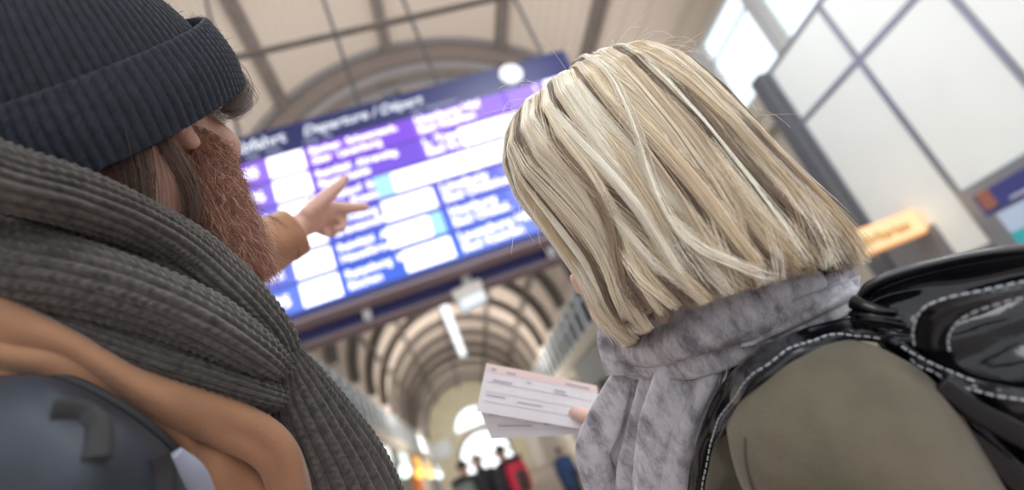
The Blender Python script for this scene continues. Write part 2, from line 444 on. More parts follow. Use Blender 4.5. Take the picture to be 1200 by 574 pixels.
# shops along the left wall
SH = [((.62, .62, .60), (.9, .97, .9), 26), ((.50, .52, .50), (.80, .95, .85), 33), ((.75, .30, .10), (1, .55, .12), 41), ((.66, .66, .66), (1, .72, .25), 50), ((.55, .56, .6), (.8, .88, 1), 60)]
SHL = ['grey shop front with green-white lit fascia, first along the left wall', 'pale shop front with round white lamps beside the orange shop', 'orange shop front with glowing orange fascia on the left wall', 'shop front with yellow lamp beyond the orange shop', 'furthest shop front with blue-white fascia on the left wall']
for (c, lc, y), lab in zip(SH, SHL):
    g = empty('shop_front', (XL + .4, y, 0), lab, 'shop', 'shop fronts along the left wall')
    mm = mat('shop_paint', c, .5)
    b = MB(); b.box((XL, y - 3, 3.3), (XL + 1.1, y + 3, 4.2)); b.build('fascia', mm, g, bevel=.03)
    for yy in (y - 2.9, y - 1, y + 1, y + 2.9):
        b = MB(); b.box((XL + .02, yy - .12, 0), (XL + .8, yy + .12, 3.3)); b.build('post', mm, g)
    b = MB(); b.box((XL + .1, y - 2.8, .9), (XL + .35, y + 2.8, 3.2)); b.build('display_window', mat('shop_display', (.30, .28, .27), .3, var=.8, vscale=3, emit=lc, es=.12), g)
    b = MB(); b.box((XL + .05, y - 2.8, 0), (XL + .75, y + 2.8, .9)); b.build('counter', m_wall, g)
    b = MB(); b.box((XL + 1.1, y - 1.6, 3.45), (XL + 1.18, y + 1.6, 4.05)); b.build('lit_sign', emis('shop_sign', lc, 1.2), g)
    b = MB(); b.ellipsoid(lambda x, yy, z: Vector((XL + 1.25 + .32 * x, y - 2.4 + .32 * yy, 3.0 + .32 * z)), 16, 10); b.build('globe_lamp', emis('shop_globe', lc, 2.0), g, smooth=True)
# right side shop opening
g = empty('shop_front', (XR - .4, 26, 0), 'grey shop front with dark doorway on the right wall behind the tickets', 'shop')
b = MB(); b.box((XR - .7, 21, 3.3), (XR - .02, 31, 4.75)); b.build('fascia', mat('grey_green', (.36, .38, .38), .6), g)
b = MB(); b.box((XR - .5, 21, 0), (XR - .02, 31, 3.3)); b.build('display_window', mat('dark_shop', (.06, .06, .07), .2), g)
for yy in (21.1, 24.3, 27.6, 30.9):
    b = MB(); b.box((XR - .68, yy - .15, 0), (XR - .5, yy + .15, 3.3)); b.build('post', m_grey, g)
b = MB(); b.ellipsoid(lambda x, yy, z: Vector((XR - .75 + .08 * x, 23.5 + .45 * yy, 4.1 + .42 * z)), 16, 10); b.build('emblem', mat('dark_emblem', (.05, .05, .08), .4), g, smooth=True)
g = empty('advert_column', (XR - 1, 34, 0), 'white round advertising column beyond the grey shop', 'column')
b = MB(); b.cyl((XR - 1, 34, 0), (XR - 1, 34, 4.2), .7, n=24); b.build('shaft', m_white, g, smooth=False)
b = MB(); b.cyl((XR - 1, 34, 4.2), (XR - 1, 34, 4.45), .82, n=24); b.build('cap', m_grey, g)

# ------------------------------------------------------------------ white panelled kiosk on the right
KX, KE, KT = 5.0, 5.58, EYE + 3.15
g = empty('panel_kiosk', (KX + 1.2, 2.5, 0), 'tall kiosk of white panels in grey aluminium framing on the right', 'kiosk')
m_panel = mat('white_panel', (.82, .86, .83), .35, var=.02, vscale=1.5)
b = MB(); b.box((KX + .03, -2, 0), (XR - .02, KE, KT - .03)); b.build('body', m_grey, g)
m_alu = mat('aluminium', (.34, .36, .40), .35, .6)
yb = [KE - .05, 4.43, 3.38, 2.33, 1.28, .23, -.82, -1.95]; zbk = [EYE + .16, EYE + 2.34, KT - .03]
for i in range(len(yb) - 1):
    for j in range(2):
        b = MB(); b.box((KX, yb[i + 1] + .03, zbk[j] + .03), (KX + .04, yb[i] - .03, zbk[j + 1] - .03))
        b.build('panel', m_panel, g, bevel=.01)
b = MB()
for y in yb: b.box((KX - .015, y - .028, 0), (KX + .035, y + .028, KT))
for z in zbk: b.box((KX - .012, -2, z - .028), (KX + .035, KE, z + .028))
b.build('frame', m_alu, g)
b = MB(); b.box((KX - .12, KE, 0), (KX + .12, KE + .2, KT + .02)); b.build('corner_post', m_dgrey, g)
b = MB(); b.box((KX - .02, 4.84, 0), (KX + .03, KE - .03, EYE + .58)); b.build('shutter', mat('grey_shutter', (.20, .20, .205), .5), g)
b = MB(); b.box((KX - .03, 4.4, EYE + .08), (KX + .03, 4.8, EYE + .16)); b.build('sill', m_dgrey, g)
# orange sign
g = empty('orange_sign', (4.55, 4.95, EYE + .55), 'glowing orange lightbox sign sticking out from the white kiosk', 'sign')
b = MB(); b.box((4.0, 4.90, EYE + .53), (4.98, 5.04, EYE + .80)); b.build('case', mat('sign_case', (.9, .5, .25), .4, emit=(1, .45, .15), es=.5), g, bevel=.03)
b = MB(); b.box((4.03, 4.885, EYE + .555), (4.94, 4.905, EYE + .775)); b.build('lit_face', emis('sign_glow', (1, .74, .42), 1.0), g)
text('lettering', 'Fahrkarten', .15, (4.13, 4.88, EYE + .61), emis('sign_ink', (.9, .40, .10), .6), g)
# poster display
g = empty('poster_display', (KX, 3.6, EYE), 'framed information display with blue header on the kiosk wall', 'display')
b = MB(); b.box((KX - .1, 2.3, EYE - 1.1), (KX - .02, 4.36, EYE + .70)); b.build('frame', m_alu, g, bevel=.015)
b = MB(); b.box((KX - .11, 2.36, EYE + .40), (KX - .1, 4.25, EYE + .60)); b.build('header', mat('poster_blue', (.05, .06, .22), .4), g)
b = MB(); b.box((KX - .115, 4.09, EYE + .44), (KX - .11, 4.22, EYE + .60)); b.build('emblem', mat('emblem_brown', (.32, .13, .09), .5), g)
b = MB(); b.box((KX - .11, 2.36, EYE - 1.04), (KX - .1, 4.17, EYE + .38)); pa = b.build('sheet', mat('poster_pale', (.50, .62, .80), .4), g)
for z0, z1, c in ((.05, .19, (.05, .45, .50)), (-.18, .0, (.75, .22, .25)), (-.62, -.25, (.15, .2, .4))):
    b = MB(); b.box((KX - .114, 2.36, EYE + z0), (KX - .11, 4.17, EYE + z1)); b.build('colour_band', mat('band', c, .4), pa)
b = MB()
for k in range(3): b.box((KX - .114, 2.6, EYE + .43 + .05 * k), (KX - .11, 3.98 - .2 * k, EYE + .455 + .05 * k))
b.build('caption_lines', mat('caption', (.45, .48, .62), .5), pa)

# ------------------------------------------------------------------ departure board
BY = 6.5
def bz(dz): return EYE + dz
g = empty('departure_board', (.7, BY, bz(2.35)), 'large blue departure board with glowing purple and blue rows', 'departure board')
m_case = mat('board_case', (.035, .04, .16), .45); m_under = mat('board_underside', (.28, .22, .25), .6)
b = MB(); b.box((-1.9, BY, bz(2.37)), (3.15, BY + .36, bz(5.04))); b.build('case', m_case, g, bevel=.02)
b = MB(); b.box((-1.9, BY + .02, bz(2.33)), (3.15, BY + .36, bz(2.37))); b.build('underside', m_under, g)
b = MB(); b.box((-1.86, BY - .012, bz(4.60)), (3.11, BY, bz(5.01))); hd = b.build('header', mat('header_blue', (.012, .016, .10), .4, emit=(.05, .08, .4), es=.06), g)
m_let = emis('header_letters', (.80, .84, .95), .95)
text('lettering', 'Abfahrt', .235, (-1.67, BY - .02, bz(4.77)), m_let, hd)
text('lettering', 'Departure / Départ', .205, (-.72, BY - .02, bz(4.775)), m_let, hd, shear=.25)
m_sub = emis('header_small', (.55, .6, .8), .6)
for s_, x in (('Zeit   Time', -1.48), ('Über  Via', -.74), ('Ziel  Destination', .72)): text('lettering', s_, .095, (x, BY - .02, bz(4.645)), m_sub, hd)
text('lettering', 'Gleis', .09, (2.06, BY - .02, bz(4.615)), m_sub, hd)
b = MB(); b.cyl((2.24, BY - .012, bz(4.83)), (2.24, BY - .05, bz(4.83)), .165, n=32); ck = b.build('clock', mat('clock_face', (.8, .82, .85), .4, emit=(.8, .85, .95), es=.1), g)
b = MB(); b.bar((2.24, BY - .055, bz(4.83)), (2.27, BY - .055, bz(4.93)), .014); b.bar((2.24, BY - .055, bz(4.83)), (2.31, BY - .055, bz(4.80)), .012); b.cyl((2.24, BY - .05, bz(4.83)), (2.24, BY - .06, bz(4.83)), .02)
b.build('clock_hands', m_dgrey, ck)
rows = [('8:05', 'Büchen  Schwarzenb.\nüber  Lauenburg', 'Hamburg Hbf\nBad Kleinen', (.30, .13, .88), ('w', 2.62, 3.1)),
        ('8:06', 'Reinfeld  Ahrensbg.\nBargteheide', 'L. Travem.\nBad Kl.', (.25, .14, .84), ('w', 1.22, 3.1)),
        ('8:09', 'Pansdorf  Eutin\nPlön  Preetz', 'Kiel Hbf\nHaffkrug', (.21, .15, .84), ('w', .18, 3.1)),
        ('8:10', 'Herrnburg\nGrevesmühlen', 'Lüneburg\nBad Oldesloe', (.15, .17, .85), ('w', -.05, .62)),
        ('8:32', 'Reinfeld  Ahrensburg\nHasselbrook', 'Hamburg\nBad Oldesl.', (.11, .18, .85), ('w', -.1, .45)),
        ('8:35', 'Ratzeburg  Mölln\nBüchen', 'Lauenburg Hbf\nBad Kleinen', (.10, .20, .90), ('w', .0, .62))]
m_txt = emis('row_white', (.88, .86, 1), 2.0); m_wh = emis('cell_white', (.95, .95, 1), 1.9); m_cy = emis('cell_cyan', (.45, .85, 1), 1.0); m_gap = mat('row_gap', (.01, .012, .06), .5)
for k, (tm, via, dst, c, wcell) in enumerate(rows):
    z = bz(4.43 - .363 * k)
    b = MB(); b.box((-1.84, BY - .015, z - .168), (3.09, BY, z + .168)); rw = b.build('row', emis('row_glow', c, .85), g)
    b = MB(); b.box((-1.25, BY - .03, z - .150), (-.79, BY - .015, z + .150)); b.build('platform_cell', m_wh, rw, bevel=.04)
    for x0, x1, kk in ((-1.84, -1.27, .25), (.68, 1.48, .22), (1.5, 2.0, .45), (2.04, 2.6, .60)):
        b = MB(); b.box((x0, BY - .018, z - .160), (x1, BY - .015, z + .160)); b.build('column_tint', emis('tint', tuple(min(1, q + kk * .35) for q in c), .85), rw)
    text('row_lettering', tm, .2, (-1.72, BY - .03, z - .07), m_txt, rw)
    for j, l_ in enumerate(via.split('\n')): text('row_lettering', l_, .138, (-.71, BY - .03, z + .03 - .15 * j), m_txt, rw)
    for j, l_ in enumerate(dst.split('\n')): text('row_lettering', l_, .168, (.72, BY - .03, z + .03 - .15 * j), m_txt, rw)
    _, x0, x1 = wcell
    b = MB(); b.box((x0, BY - .035, z - .145), (x1, BY - .02, z + .145)); b.build('notice_cell', m_wh, rw, bevel=.03)
    if k in (2, 4, 5): 
        b = MB(); b.box(((-.05, 0, 0)[(2, 4, 5).index(k)] if k == 2 else .46, BY - .034, z - .15), (.18 if k == 2 else .62, BY - .019, z + .15)); b.build('tinted_cell', m_cy, rw)
text('row_lettering', '1\n1', .15, (2.44, BY - .035, bz(4.43) + .02), m_txt, g)
# supporting beam below/behind it, rods, fittings
g = empty('support_beam', (.7, 7, bz(2.2)), 'dark blue beam with grey underside just below the departure board', 'beam')
b = MB(); b.box((-2.4, 6.98, bz(2.21)), (5.2, 7.2, bz(2.55))); b.build('web', m_case, g); b = MB(); b.box((-2.4, 6.94, bz(2.17)), (5.2, 7.26, bz(2.21))); b.build('lower_flange', m_under, g)
g = empty('hanger_frame', (.7, 6.75, bz(5.0)), 'thin dark steel rods holding the departure board', 'frame')
for x in (-1.55, .1, 1.25, 2.9):
    b = MB(); b.cyl((x, 6.7, bz(5.03)), (x, 6.7, bz(11.2)), .026); b.build('rod', m_dgrey, g)
b = MB(); b.bar((-3.5, 6.72, bz(6.62)), (5.8, 6.72, bz(6.40)), .07, .07); b.build('tie_rod', m_rib, g)
for x in (-.64, 1.85):
    t = empty('beam_fitting', (x, 6.93, bz(2.3)), 'small white fitting under the departure board, ' + ('left of the box lamp' if x < 0 else 'near the blonde hair'), 'fitting', 'fittings on the beam')
    b = MB(); b.box((x - .05, 6.88, bz(2.22)), (x + .05, 6.98, bz(2.46))); b.build('housing', m_white, t, bevel=.01); b = MB(); b.cyl((x, 6.93, bz(2.16)), (x, 6.93, bz(2.22)), .04); b.build('lens', m_grey, t)
t = empty('box_lamp', (.64, 7.0, bz(2.0)), 'white box lamp hanging below the blue beam', 'lamp')
R_ = Matrix.Rotation(-.12, 3, 'Y')
b = MB(); b.box((.44, 6.85, bz(2.07)), (.84, 7.12, bz(2.22)), R_, Vector((.64, 7, bz(2.1)))); b.build('housing', mat('lamp_cream', (.78, .74, .70), .5), t, bevel=.02)
b = MB(); b.box((.47, 6.87, bz(1.93)), (.81, 7.10, bz(2.07)), R_, Vector((.64, 7, bz(2.1)))); b.build('diffuser', mat('lamp_opal', (.72, .82, .88), .3, emit=(.8, .92, 1), es=.25), t, bevel=.015)
b = MB(); b.cyl((.66, 7.0, bz(2.2)), (.69, 7.0, bz(2.45)), .07); b.build('mount', m_white, t)

# ================================================================== FIGURES
m_skin = mat('skin', (.58, .35, .28), .5, var=.10, vscale=40, bump=.08, bscale=300)
m_skin2 = mat('skin_fair', (.74, .50, .43), .5, var=.08, vscale=40)


def frame(az, pitch, roll=0):
    az, pitch, roll = np.radians([az, pitch, roll])
    F = np.array([np.sin(az) * np.cos(pitch), np.cos(az) * np.cos(pitch), np.sin(pitch)])
    U = np.array([-np.sin(az) * np.sin(pitch), -np.cos(az) * np.sin(pitch), np.cos(pitch)])
    Rr = np.cross(F, U); U2 = U * np.cos(roll) + Rr * np.sin(roll); R2 = np.cross(F, U2)
    return R2, F, U2


class Loc:
    def __init__(s, fr, O, k=1.0): s.fr = fr; s.O = np.array(O); s.k = k
    def __call__(s, r, f, u): return Vector(s.O + s.k * (s.fr[0] * r + s.fr[1] * f + s.fr[2] * u))


def head_shapes(b, L, beard=False):
    """skull, jaw, nose, brow, lips, ears in the head's own frame (right, forward, up)"""
    def skull(x, y, z):
        a, f_, u = .074, (.094 if y > 0 else .100), (.112 if z > 0 else .085)
        return L(a * x, f_ * y - .004, u * z + .012)
    b.ellipsoid(skull)
    def jaw(x, y, z):
        n = 1 - .28 * max(0, -z) - .16 * max(0, y)
        return L(.060 * x * n, .036 + .056 * y, -.062 + .058 * z)
    b.ellipsoid(jaw, 32, 20)
    b.capsule(L(0, .076, -.108), L(0, .080, -.104), .018, .018)
    b.chain([(L(0, .090, .022), .010), (L(0, .108, -.018), .012), (L(0, .112, -.026), .0125)])
    for sx in (-1, 1):
        b.capsule(L(sx * .012, .100, -.028), L(sx * .014, .098, -.030), .009, .008)
        b.capsule(L(sx * .016, .086, .028), L(sx * .050, .070, .026), .011, .009)
        b.capsule(L(sx * .040, .066, -.022), L(sx * .052, .048, -.012), .020, .016)
        b.chain([(L(sx * .074, -.002, .020), .010), (L(sx * .083, -.018, .022), .008), (L(sx * .083, -.018, .006), .0075), (L(sx * .078, -.008, -.016), .0075), (L(sx * .077, -.003, -.023), .008)])
        b.capsule(L(sx * .074, -.006, .012), L(sx * .076, -.004, -.02), .008, .007)
    b.capsule(L(-.020, .090, -.062), L(.020, .090, -.062), .0085, .0085)
    b.capsule(L(-.016, .090, -.074), L(.016, .090, -.074), .009, .009)


def eyes(L, parent):
    for sx in (-1, 1):
        b = MB(); c = L(sx * .031, .080, .006); b.ellipsoid(lambda x, y, z: c + Vector((x, y, z)) * .0125, 16, 10); b.build('eye', mat('eye_white', (.8, .8, .78), .2), parent, smooth=True)


def legs(b, hips, az, h, r=1.0):
    """pelvis and two legs down to the floor"""
    rt = np.array([np.cos(az), -np.sin(az), 0]); fw = np.array([np.sin(az), np.cos(az), 0]); hips = np.array(hips); out = []
    for sx in (-1, 1):
        hp = hips + rt * sx * .09; kn = hips + rt * sx * .10 + fw * .02; kn[2] = h * .28; an = hips + rt * sx * .105; an[2] = h * .055
        b.chain([(Vector(hp), .085 * r), (Vector(kn), .055 * r), (Vector(an), .040 * r)])
        toe = an + fw * .14; toe[2] = .03; hl = an - fw * .04; hl[2] = .03
        b.capsule(Vector(hl), Vector(toe), .03, .028); out.append((hp, kn, an, hl, toe))
    return out


def hand_shapes(b, wrist, knuckles, fingers, thumb, rw=.024):
    """palm from the wrist to four knuckles, each finger and the thumb a bent chain of its own"""
    for k, r in knuckles: b.chain([(wrist, rw * .8), (wrist.lerp(k, .55), r * 1.35), (k, r * 1.12)])
    for (a, _), (c, _) in zip(knuckles[:-1], knuckles[1:]): b.capsule(wrist.lerp(a, .8), wrist.lerp(c, .8), .0125, .0125)
    for f_ in fingers: b.chain(f_)
    b.chain(thumb)

# ------------------------------------------------------------------ the bearded man
MF = frame(35, 25, 15)
MO = np.array(P(225, 175, .5)) - (MF[0] * .076 + MF[1] * -.005 + MF[2] * -.03)
ML = Loc(MF, MO)
# ------------------------------------------------------------------ the bearded man: body
man = MB(); head_shapes(man, ML)
NK = Vector(MO) + Vector((-.07, .05, -.18))                      # base of the neck
man.chain([(ML(0, -.03, -.03), .060), (NK, .064)])
SHR, SHL_ = P(190, 660, .53), NK + Vector((-.10, .17, -.05))
man.chain([(NK + Vector((0, .05, -.05)), .06), (NK + Vector((.02, .17, -.27)), .12), (NK + Vector((.02, .2, -.5)), .12), (NK + Vector((.02, .2, -.64)), .13)])
man.capsule(SHR, SHL_, .045, .05)
EL = P(175, 372, .86); WR = P(343, 271, 1.05)
man.chain([(SHL_, .050), (EL, .042), (WR, .026)])
man.chain([(SHR, .050), (SHR + Vector((.03, -.01, -.28)), .042), (SHR + Vector((.10, .13, -.46)), .028)])
hr = SHR + Vector((.10, .13, -.46))
hand_shapes(man, hr, [(hr + Vector((.03 - .012 * i, .05, -.05 - .008 * i)), .011) for i in range(4)],
            [[(hr + Vector((.03 - .012 * i, .05, -.05 - .008 * i)), .010), (hr + Vector((.025 - .012 * i, .08, -.075 - .008 * i)), .009), (hr + Vector((.01 - .012 * i, .075, -.1 - .006 * i)), .008)] for i in range(4)],
            [(hr + Vector((.02, .01, -.01)), .013), (hr + Vector((.045, .03, -.02)), .012), (hr + Vector((.045, .06, -.04)), .010)])
KI, KM, KR, KP = P(389, 243, 1.12), P(387, 252, 1.125), P(381, 259, 1.12), P(373, 264, 1.11)
hand_shapes(man, WR, [(KI, .0125), (KM, .0125), (KR, .012), (KP, .011)],
            [[(KI, .0135), (P(407, 243.5, 1.145), .0118), (P(419, 243, 1.165), .0104), (P(428, 242.5, 1.18), .0090)],
             [(KM, .0115), (P(402, 257, 1.15), .0102), (P(400, 267, 1.13), .0092), (P(393, 269, 1.112), .0084)],
             [(KR, .0112), (P(394, 263, 1.145), .010), (P(389, 273, 1.125), .009), (P(382, 273, 1.105), .008)],
             [(KP, .0105), (P(383, 268, 1.13), .0092), (P(380, 272, 1.12), .0083), (P(374, 270, 1.105), .0075)]],
            [(P(361, 250, 1.06), .016), (P(383, 230, 1.08), .0145), (P(396, 219, 1.09), .0115), (P(401, 213.5, 1.097), .0098), (P(404.5, 208.5, 1.10), .0076)])
man.capsule(P(366, 240, 1.075), P(384, 246, 1.11), .015, .013); man.capsule(P(352, 262, 1.06), P(378, 240, 1.09), .021, .015)
LEGM = legs(man, NK + Vector((.02, .2, -.66)), math.radians(40), 1.86)
mme = fuse(man, 'person', .0036, 3)
MAN = link('person', mme, m_skin)
tag(MAN, 'bearded person in navy beanie and grey knit scarf pointing at the board', 'person')
eyes(ML, MAN)

# beanie
m_knit = mat('navy_knit', (.009, .012, .021), .9, var=.5, vscale=160, sheen=.05)
def ring(phi, du=0.0, grow=0.0):
    c, s_ = math.cos(phi), math.sin(phi)                # phi 0 = forehead
    u = .010 + .050 * c - .018 * abs(s_) + du
    return s_ * (.096 + grow), (c * (.120 if c > 0 else .122) - .002) + grow * c, u
def knit_rows(b, profile, nphi, nribs, amp):
    """profile: list of functions phi -> (r,f,u); ribs follow the rows"""
    v = []; m = len(profile)
    for j in range(m):
        for i in range(nphi):
            ph = 2 * math.pi * i / nphi; r, f_, u = profile[j](ph)
            k = 1 + amp * (abs(math.cos(nribs * ph / 2)) ** .8 - .5 + .18 * math.sin(j * 2.1 + (i % 7)))
            v.append(ML(r * k, (f_ + .004) * k - .004, u))
    b.add(v, [(j * nphi + i, j * nphi + (i + 1) % nphi, (j + 1) * nphi + (i + 1) % nphi, (j + 1) * nphi + i) for j in range(m - 1) for i in range(nphi)])
b = MB(); prof = []
for j in range(60):
    t = j / 59
    def pf(ph, t=t):
        r, f_, u = ring(ph); a = t * math.pi / 2; sh = math.cos(a) ** .62
        top = .152
        return r * sh, f_ * sh - .022 * math.sin(a), u * (1 - math.sin(a)) + top * math.sin(a) + .0 * t
    prof.append(pf)
knit_rows(b, prof, 1100, 92, .024)
BEAN = b.build('beanie', m_knit, MAN, smooth=True); BEAN['label'] = 'navy ribbed knit beanie'
b = MB(); prof = []
HB = .062
for j in range(40):
    t = j / 39
    def pf(ph, t=t):
        # outer face up, over the fold, back down inside
        if t < .72: du = HB * t / .72; gr = .011 + .004 * math.sin(t / .72 * math.pi)
        elif t < .86: a = (t - .72) / .14 * math.pi; du = HB + .005 * math.sin(a); gr = .011 - .008 * (1 - math.cos(a)) / 2
        else: du = HB * (1 - (t - .86) / .14 * .9); gr = .003
        r, f_, u = ring(ph, 0, gr - .10 * max(0, du) ** 1.0 * .55 if False else gr)
        k = 1 - .9 * max(0, du) ** 1.5 * 3.2
        return r * k, f_ * k - .10 * du, u + du * .98
    prof.append(pf)
knit_rows(b, prof, 1100, 92, .024)
brim = b.build('brim', m_knit, BEAN, smooth=True)
m_fuzz = hairmat('wool_fibre', .7, .2)
fuzz('wool_fuzz', brim.data, BEAN, 26000, .006, .00010, (.022, .030, .055), m_fuzz, RNG)
fuzz('wool_fuzz', BEAN.data, BEAN, 16000, .006, .00010, (.02, .024, .036), m_fuzz, RNG)

# hair and beard
m_hair = hairmat('hair_strands', .42, .45)
def lock(path, n, spread, rad, cols, k=18, seed=1, taper=True):
    rg = np.random.default_rng(seed); p = arr(path); out = []; ti = []
    for i in range(n):
        o = rg.normal(0, 1, 3) * spread; o2 = rg.normal(0, 1, 3) * spread; ln = rg.uniform(.8, 1.0)
        out.append([cr(p, ln * q / (k - 1)) + o * (1 - .5 * q / k) + o2 * .6 * math.sin(3 * q / k) for q in range(k)])
        c = np.array(cols[rg.integers(len(cols))]); ti.append(c * rg.uniform(.7, 1.3))
    r = np.full((n, k), rad); r[:, -4:] *= [[.8, .6, .4, .2]]
    return np.array(out), r, np.array(ti)
BR = [(.10, .065, .05), (.16, .10, .075), (.06, .04, .032), (.22, .15, .12)]
A = [lock([ML(.085, -.045, .01), ML(.090, -.040, -.03), ML(.086, -.032, -.065), ML(.070, -.035, -.10), ML(.05, -.05, -.12)], 260, .0035, .00016, BR, seed=2),
     lock([ML(.080, -.060, .0), ML(.075, -.065, -.05), ML(.060, -.070, -.09), ML(.045, -.075, -.12)], 260, .006, .00016, BR[:3], seed=3),
     lock([ML(.060, .085, .055), ML(.066, .092, .024), ML(.072, .080, .014), ML(.078, .055, .004), ML(.080, .035, .004)], 420, .006, .00016, BR, seed=4),
     lock([ML(.045, .095, .07), ML(.052, .106, .045), ML(.060, .098, .020), ML(.072, .07, .008)], 300, .005, .00016, BR, seed=5)]
strands('hair', np.concatenate([a[0] for a in A]), np.concatenate([a[1] for a in A]), np.concatenate([a[2] for a in A]), m_hair, MAN, 'long brown hair escaping from the beanie')
BC = [(.40, .17, .11), (.50, .25, .17), (.28, .12, .08), (.66, .44, .34), (.34, .16, .13), (.15, .07, .05)]
n = 15000; rg = np.random.default_rng(9); K = 9
th = rg.uniform(-1.0, 1.0, n) * math.radians(105); h = rg.uniform(0, 1, n)      # around the jaw, 0 top .. 1 chin underside
rt_ = np.sin(th) * (.071 - .020 * h); ff = .012 + np.cos(th) * (.068 - .010 * h); uu = -.004 - .118 * h - .025 * np.cos(th) * (1 - h)
keep = ~((np.abs(th) < .32) & (h < .42)); rt_, ff, uu, h, th = rt_[keep], ff[keep], uu[keep], h[keep], th[keep]; n = len(h)
ln = (.018 + .034 * h ** .9) * rg.uniform(.6, 1.2, n)
dirv = np.stack([np.sin(th) * .38, np.cos(th) * (.20), np.full(n, -.9)], 1) + rg.normal(0, .24, (n, 3)); dirv /= np.linalg.norm(dirv, axis=1, keepdims=True)
q = np.linspace(0, 1, K)[None, :, None]
base = np.stack([rt_, ff, uu], 1)[:, None, :]
lo = base + dirv[:, None, :] * ln[:, None, None] * q + np.stack([-np.sin(th) * .5, -np.cos(th) * .15, -np.full(n, .3)], 1)[:, None, :] * (ln[:, None, None] * q ** 2 * .45)
lo += (np.sin(q * 9 + rg.uniform(0, 6, (n, 1, 1))) * rg.normal(0, .0035, (n, 1, 3))) * q
wp = MO + lo[..., 0:1] * MF[0] + lo[..., 1:2] * MF[1] + lo[..., 2:3] * MF[2]
rr = np.full((n, K), .00014); rr[:, -2:] *= [[.7, .3]]
tb = np.array(BC)[rg.integers(0, len(BC), n)] * rg.uniform(.7, 1.25, (n, 1))
BEARD = strands('beard', wp, rr, tb, m_hair, MAN, 'full reddish-brown beard')
# coat
m_coat = mat('camel_cloth', (.33, .165, .088), .85, var=.10, vscale=30, bump=.15, bscale=500, sheen=.25)
b = MB()
rope(b, [P(-110, 322, .365), P(0, 378, .375), P(80, 408, .39), P(150, 446, .405), P(210, 474, .42), P(268, 494, .44), P(318, 520, .455), P(338, 560, .468), P(345, 640, .49)],
     [.020, .019, .016, .016, .018, .018, .017, .017, .02], [.018] * 9, n=36, m=120, wob=.20, seed=1)
rope(b, [P(-110, 370, .37), P(0, 412, .375), P(70, 425, .385), P(130, 452, .40), P(175, 492, .415), P(215, 530, .43), P(240, 600, .45)],
     [.017, .015, .014, .015, .013, .012, .012], [.016] * 7, n=36, m=120, wob=.28, seed=2)
def fold(u, v): return .004 * math.sin(9 * u + 4 * v) * v + .003 * math.sin(23 * u - 5 * v)
grid(b, [[P(-110, 350, .40), P(40, 400, .41), P(150, 448, .43), P(230, 486, .45), P(300, 515, .47), P(345, 590, .50)],
         [P(-110, 420, .36), P(40, 440, .375), P(140, 480, .395), P(220, 525, .42), P(285, 560, .445), P(335, 630, .48)],
         [P(-120, 500, .345), P(20, 520, .36), P(120, 560, .38), P(190, 600, .41), P(260, 650, .44), P(320, 720, .48)],
         [P(-120, 640, .36), P(10, 660, .37), P(110, 690, .39), P(170, 720, .42), P(240, 760, .45), P(310, 820, .49)]], 60, 40, .008, fold)
b.chain([(P(-170, 520, .52), .09), (P(-40, 600, .53), .10), (P(150, 650, .57), .11)]); b.chain([(SHL_, .075), (P(60, 440, .70), .062)])
b.chain([(NK + Vector((.02, .17, -.25)), .14), (NK + Vector((.02, .2, -.5)), .15), (NK + Vector((.02, .2, -.76)), .165)])
b.chain([(SHR + Vector((.0, .0, -.02)), .062), (SHR + Vector((.03, -.01, -.28)), .058), (SHR + Vector((.095, .12, -.44)), .046)])
COAT = b.build('coat', m_coat, MAN, smooth=True); COAT['label'] = 'camel coat with turned collar'
# sleeve of the raised arm, with folds and an open cuff
b = MB(); SA = [P(60, 440, .70), P(150, 378, .84), P(222, 336, .91), P(275, 310, .97), P(318, 287, 1.02), P(341, 274, 1.045)]
rope(b, SA, [.062, .060, .056, .052, .048, .046], None, n=40, m=90, wob=.09, seed=4)
rope(b, [SA[-2].lerp(SA[-1], .55), SA[-1] + (SA[-1] - SA[-2]) * .16], [.0475, .0465], None, n=40, m=8)
b.build('sleeve', m_coat, COAT, smooth=True)
# scarf
m_scarf = mat('grey_knit', (.054, .048, .043), .95, var=.5, vscale=140, sheen=.35)
b = MB(); KW = dict(ribs=19, ribd=.0046, stitch=.0008, n=170, m=330)
rope(b, [P(40, 150, .66), P(-140, 110, .62), P(-270, 90, .50), P(-230, 130, .38), P(-110, 168, .345), P(0, 210, .365), P(90, 234, .40), P(165, 264, .44), P(225, 300, .47), P(285, 352, .485), P(322, 393, .495), P(338, 425, .502)],
     [.024, .024, .024, .022, .021, .020, .0195, .020, .021, .019, .016, .012], [.024] * 10 + [.02, .014], wob=.12, seed=1, **KW)
rope(b, [P(30, 260, .66), P(-160, 240, .60), P(-290, 235, .50), P(-250, 250, .41), P(-120, 280, .38), P(0, 308, .39), P(90, 326, .402), P(170, 350, .418), P(240, 380, .436), P(292, 410, .458), P(326, 434, .485)],
     [.026, .026, .027, .028, .028, .027, .026, .025, .023, .018, .012], [.030] * 10 + [.015], wob=.10, seed=2, **KW)
rope(b, [P(-170, 290, .58), P(-270, 300, .48), P(-210, 315, .42), P(-110, 338, .39), P(0, 362, .395), P(90, 392, .405), P(170, 420, .42), P(240, 441, .438), P(296, 458, .458), P(324, 466, .475)],
     [.018, .018, .017, .016, .015, .0145, .014, .013, .012, .011], [.022] * 9 + [.014], wob=.14, seed=4, **KW)
rope(b, [P(-200, 190, .58), P(-230, 190, .48), P(-120, 228, .42), P(0, 258, .42), P(100, 286, .44), P(180, 322, .455), P(250, 366, .472), P(300, 405, .488)], [.024, .023, .022, .022, .021, .02, .018, .013], None, **KW)
rope(b, [P(-140, 110, .52), P(0, 190, .52), P(120, 225, .52), P(200, 270, .53), P(255, 318, .55), P(285, 362, .56), P(300, 400, .55)], [.03, .03, .028, .027, .026, .022, .02], None, ribs=13, ribd=.005, n=90, m=200, wob=.06, seed=5)
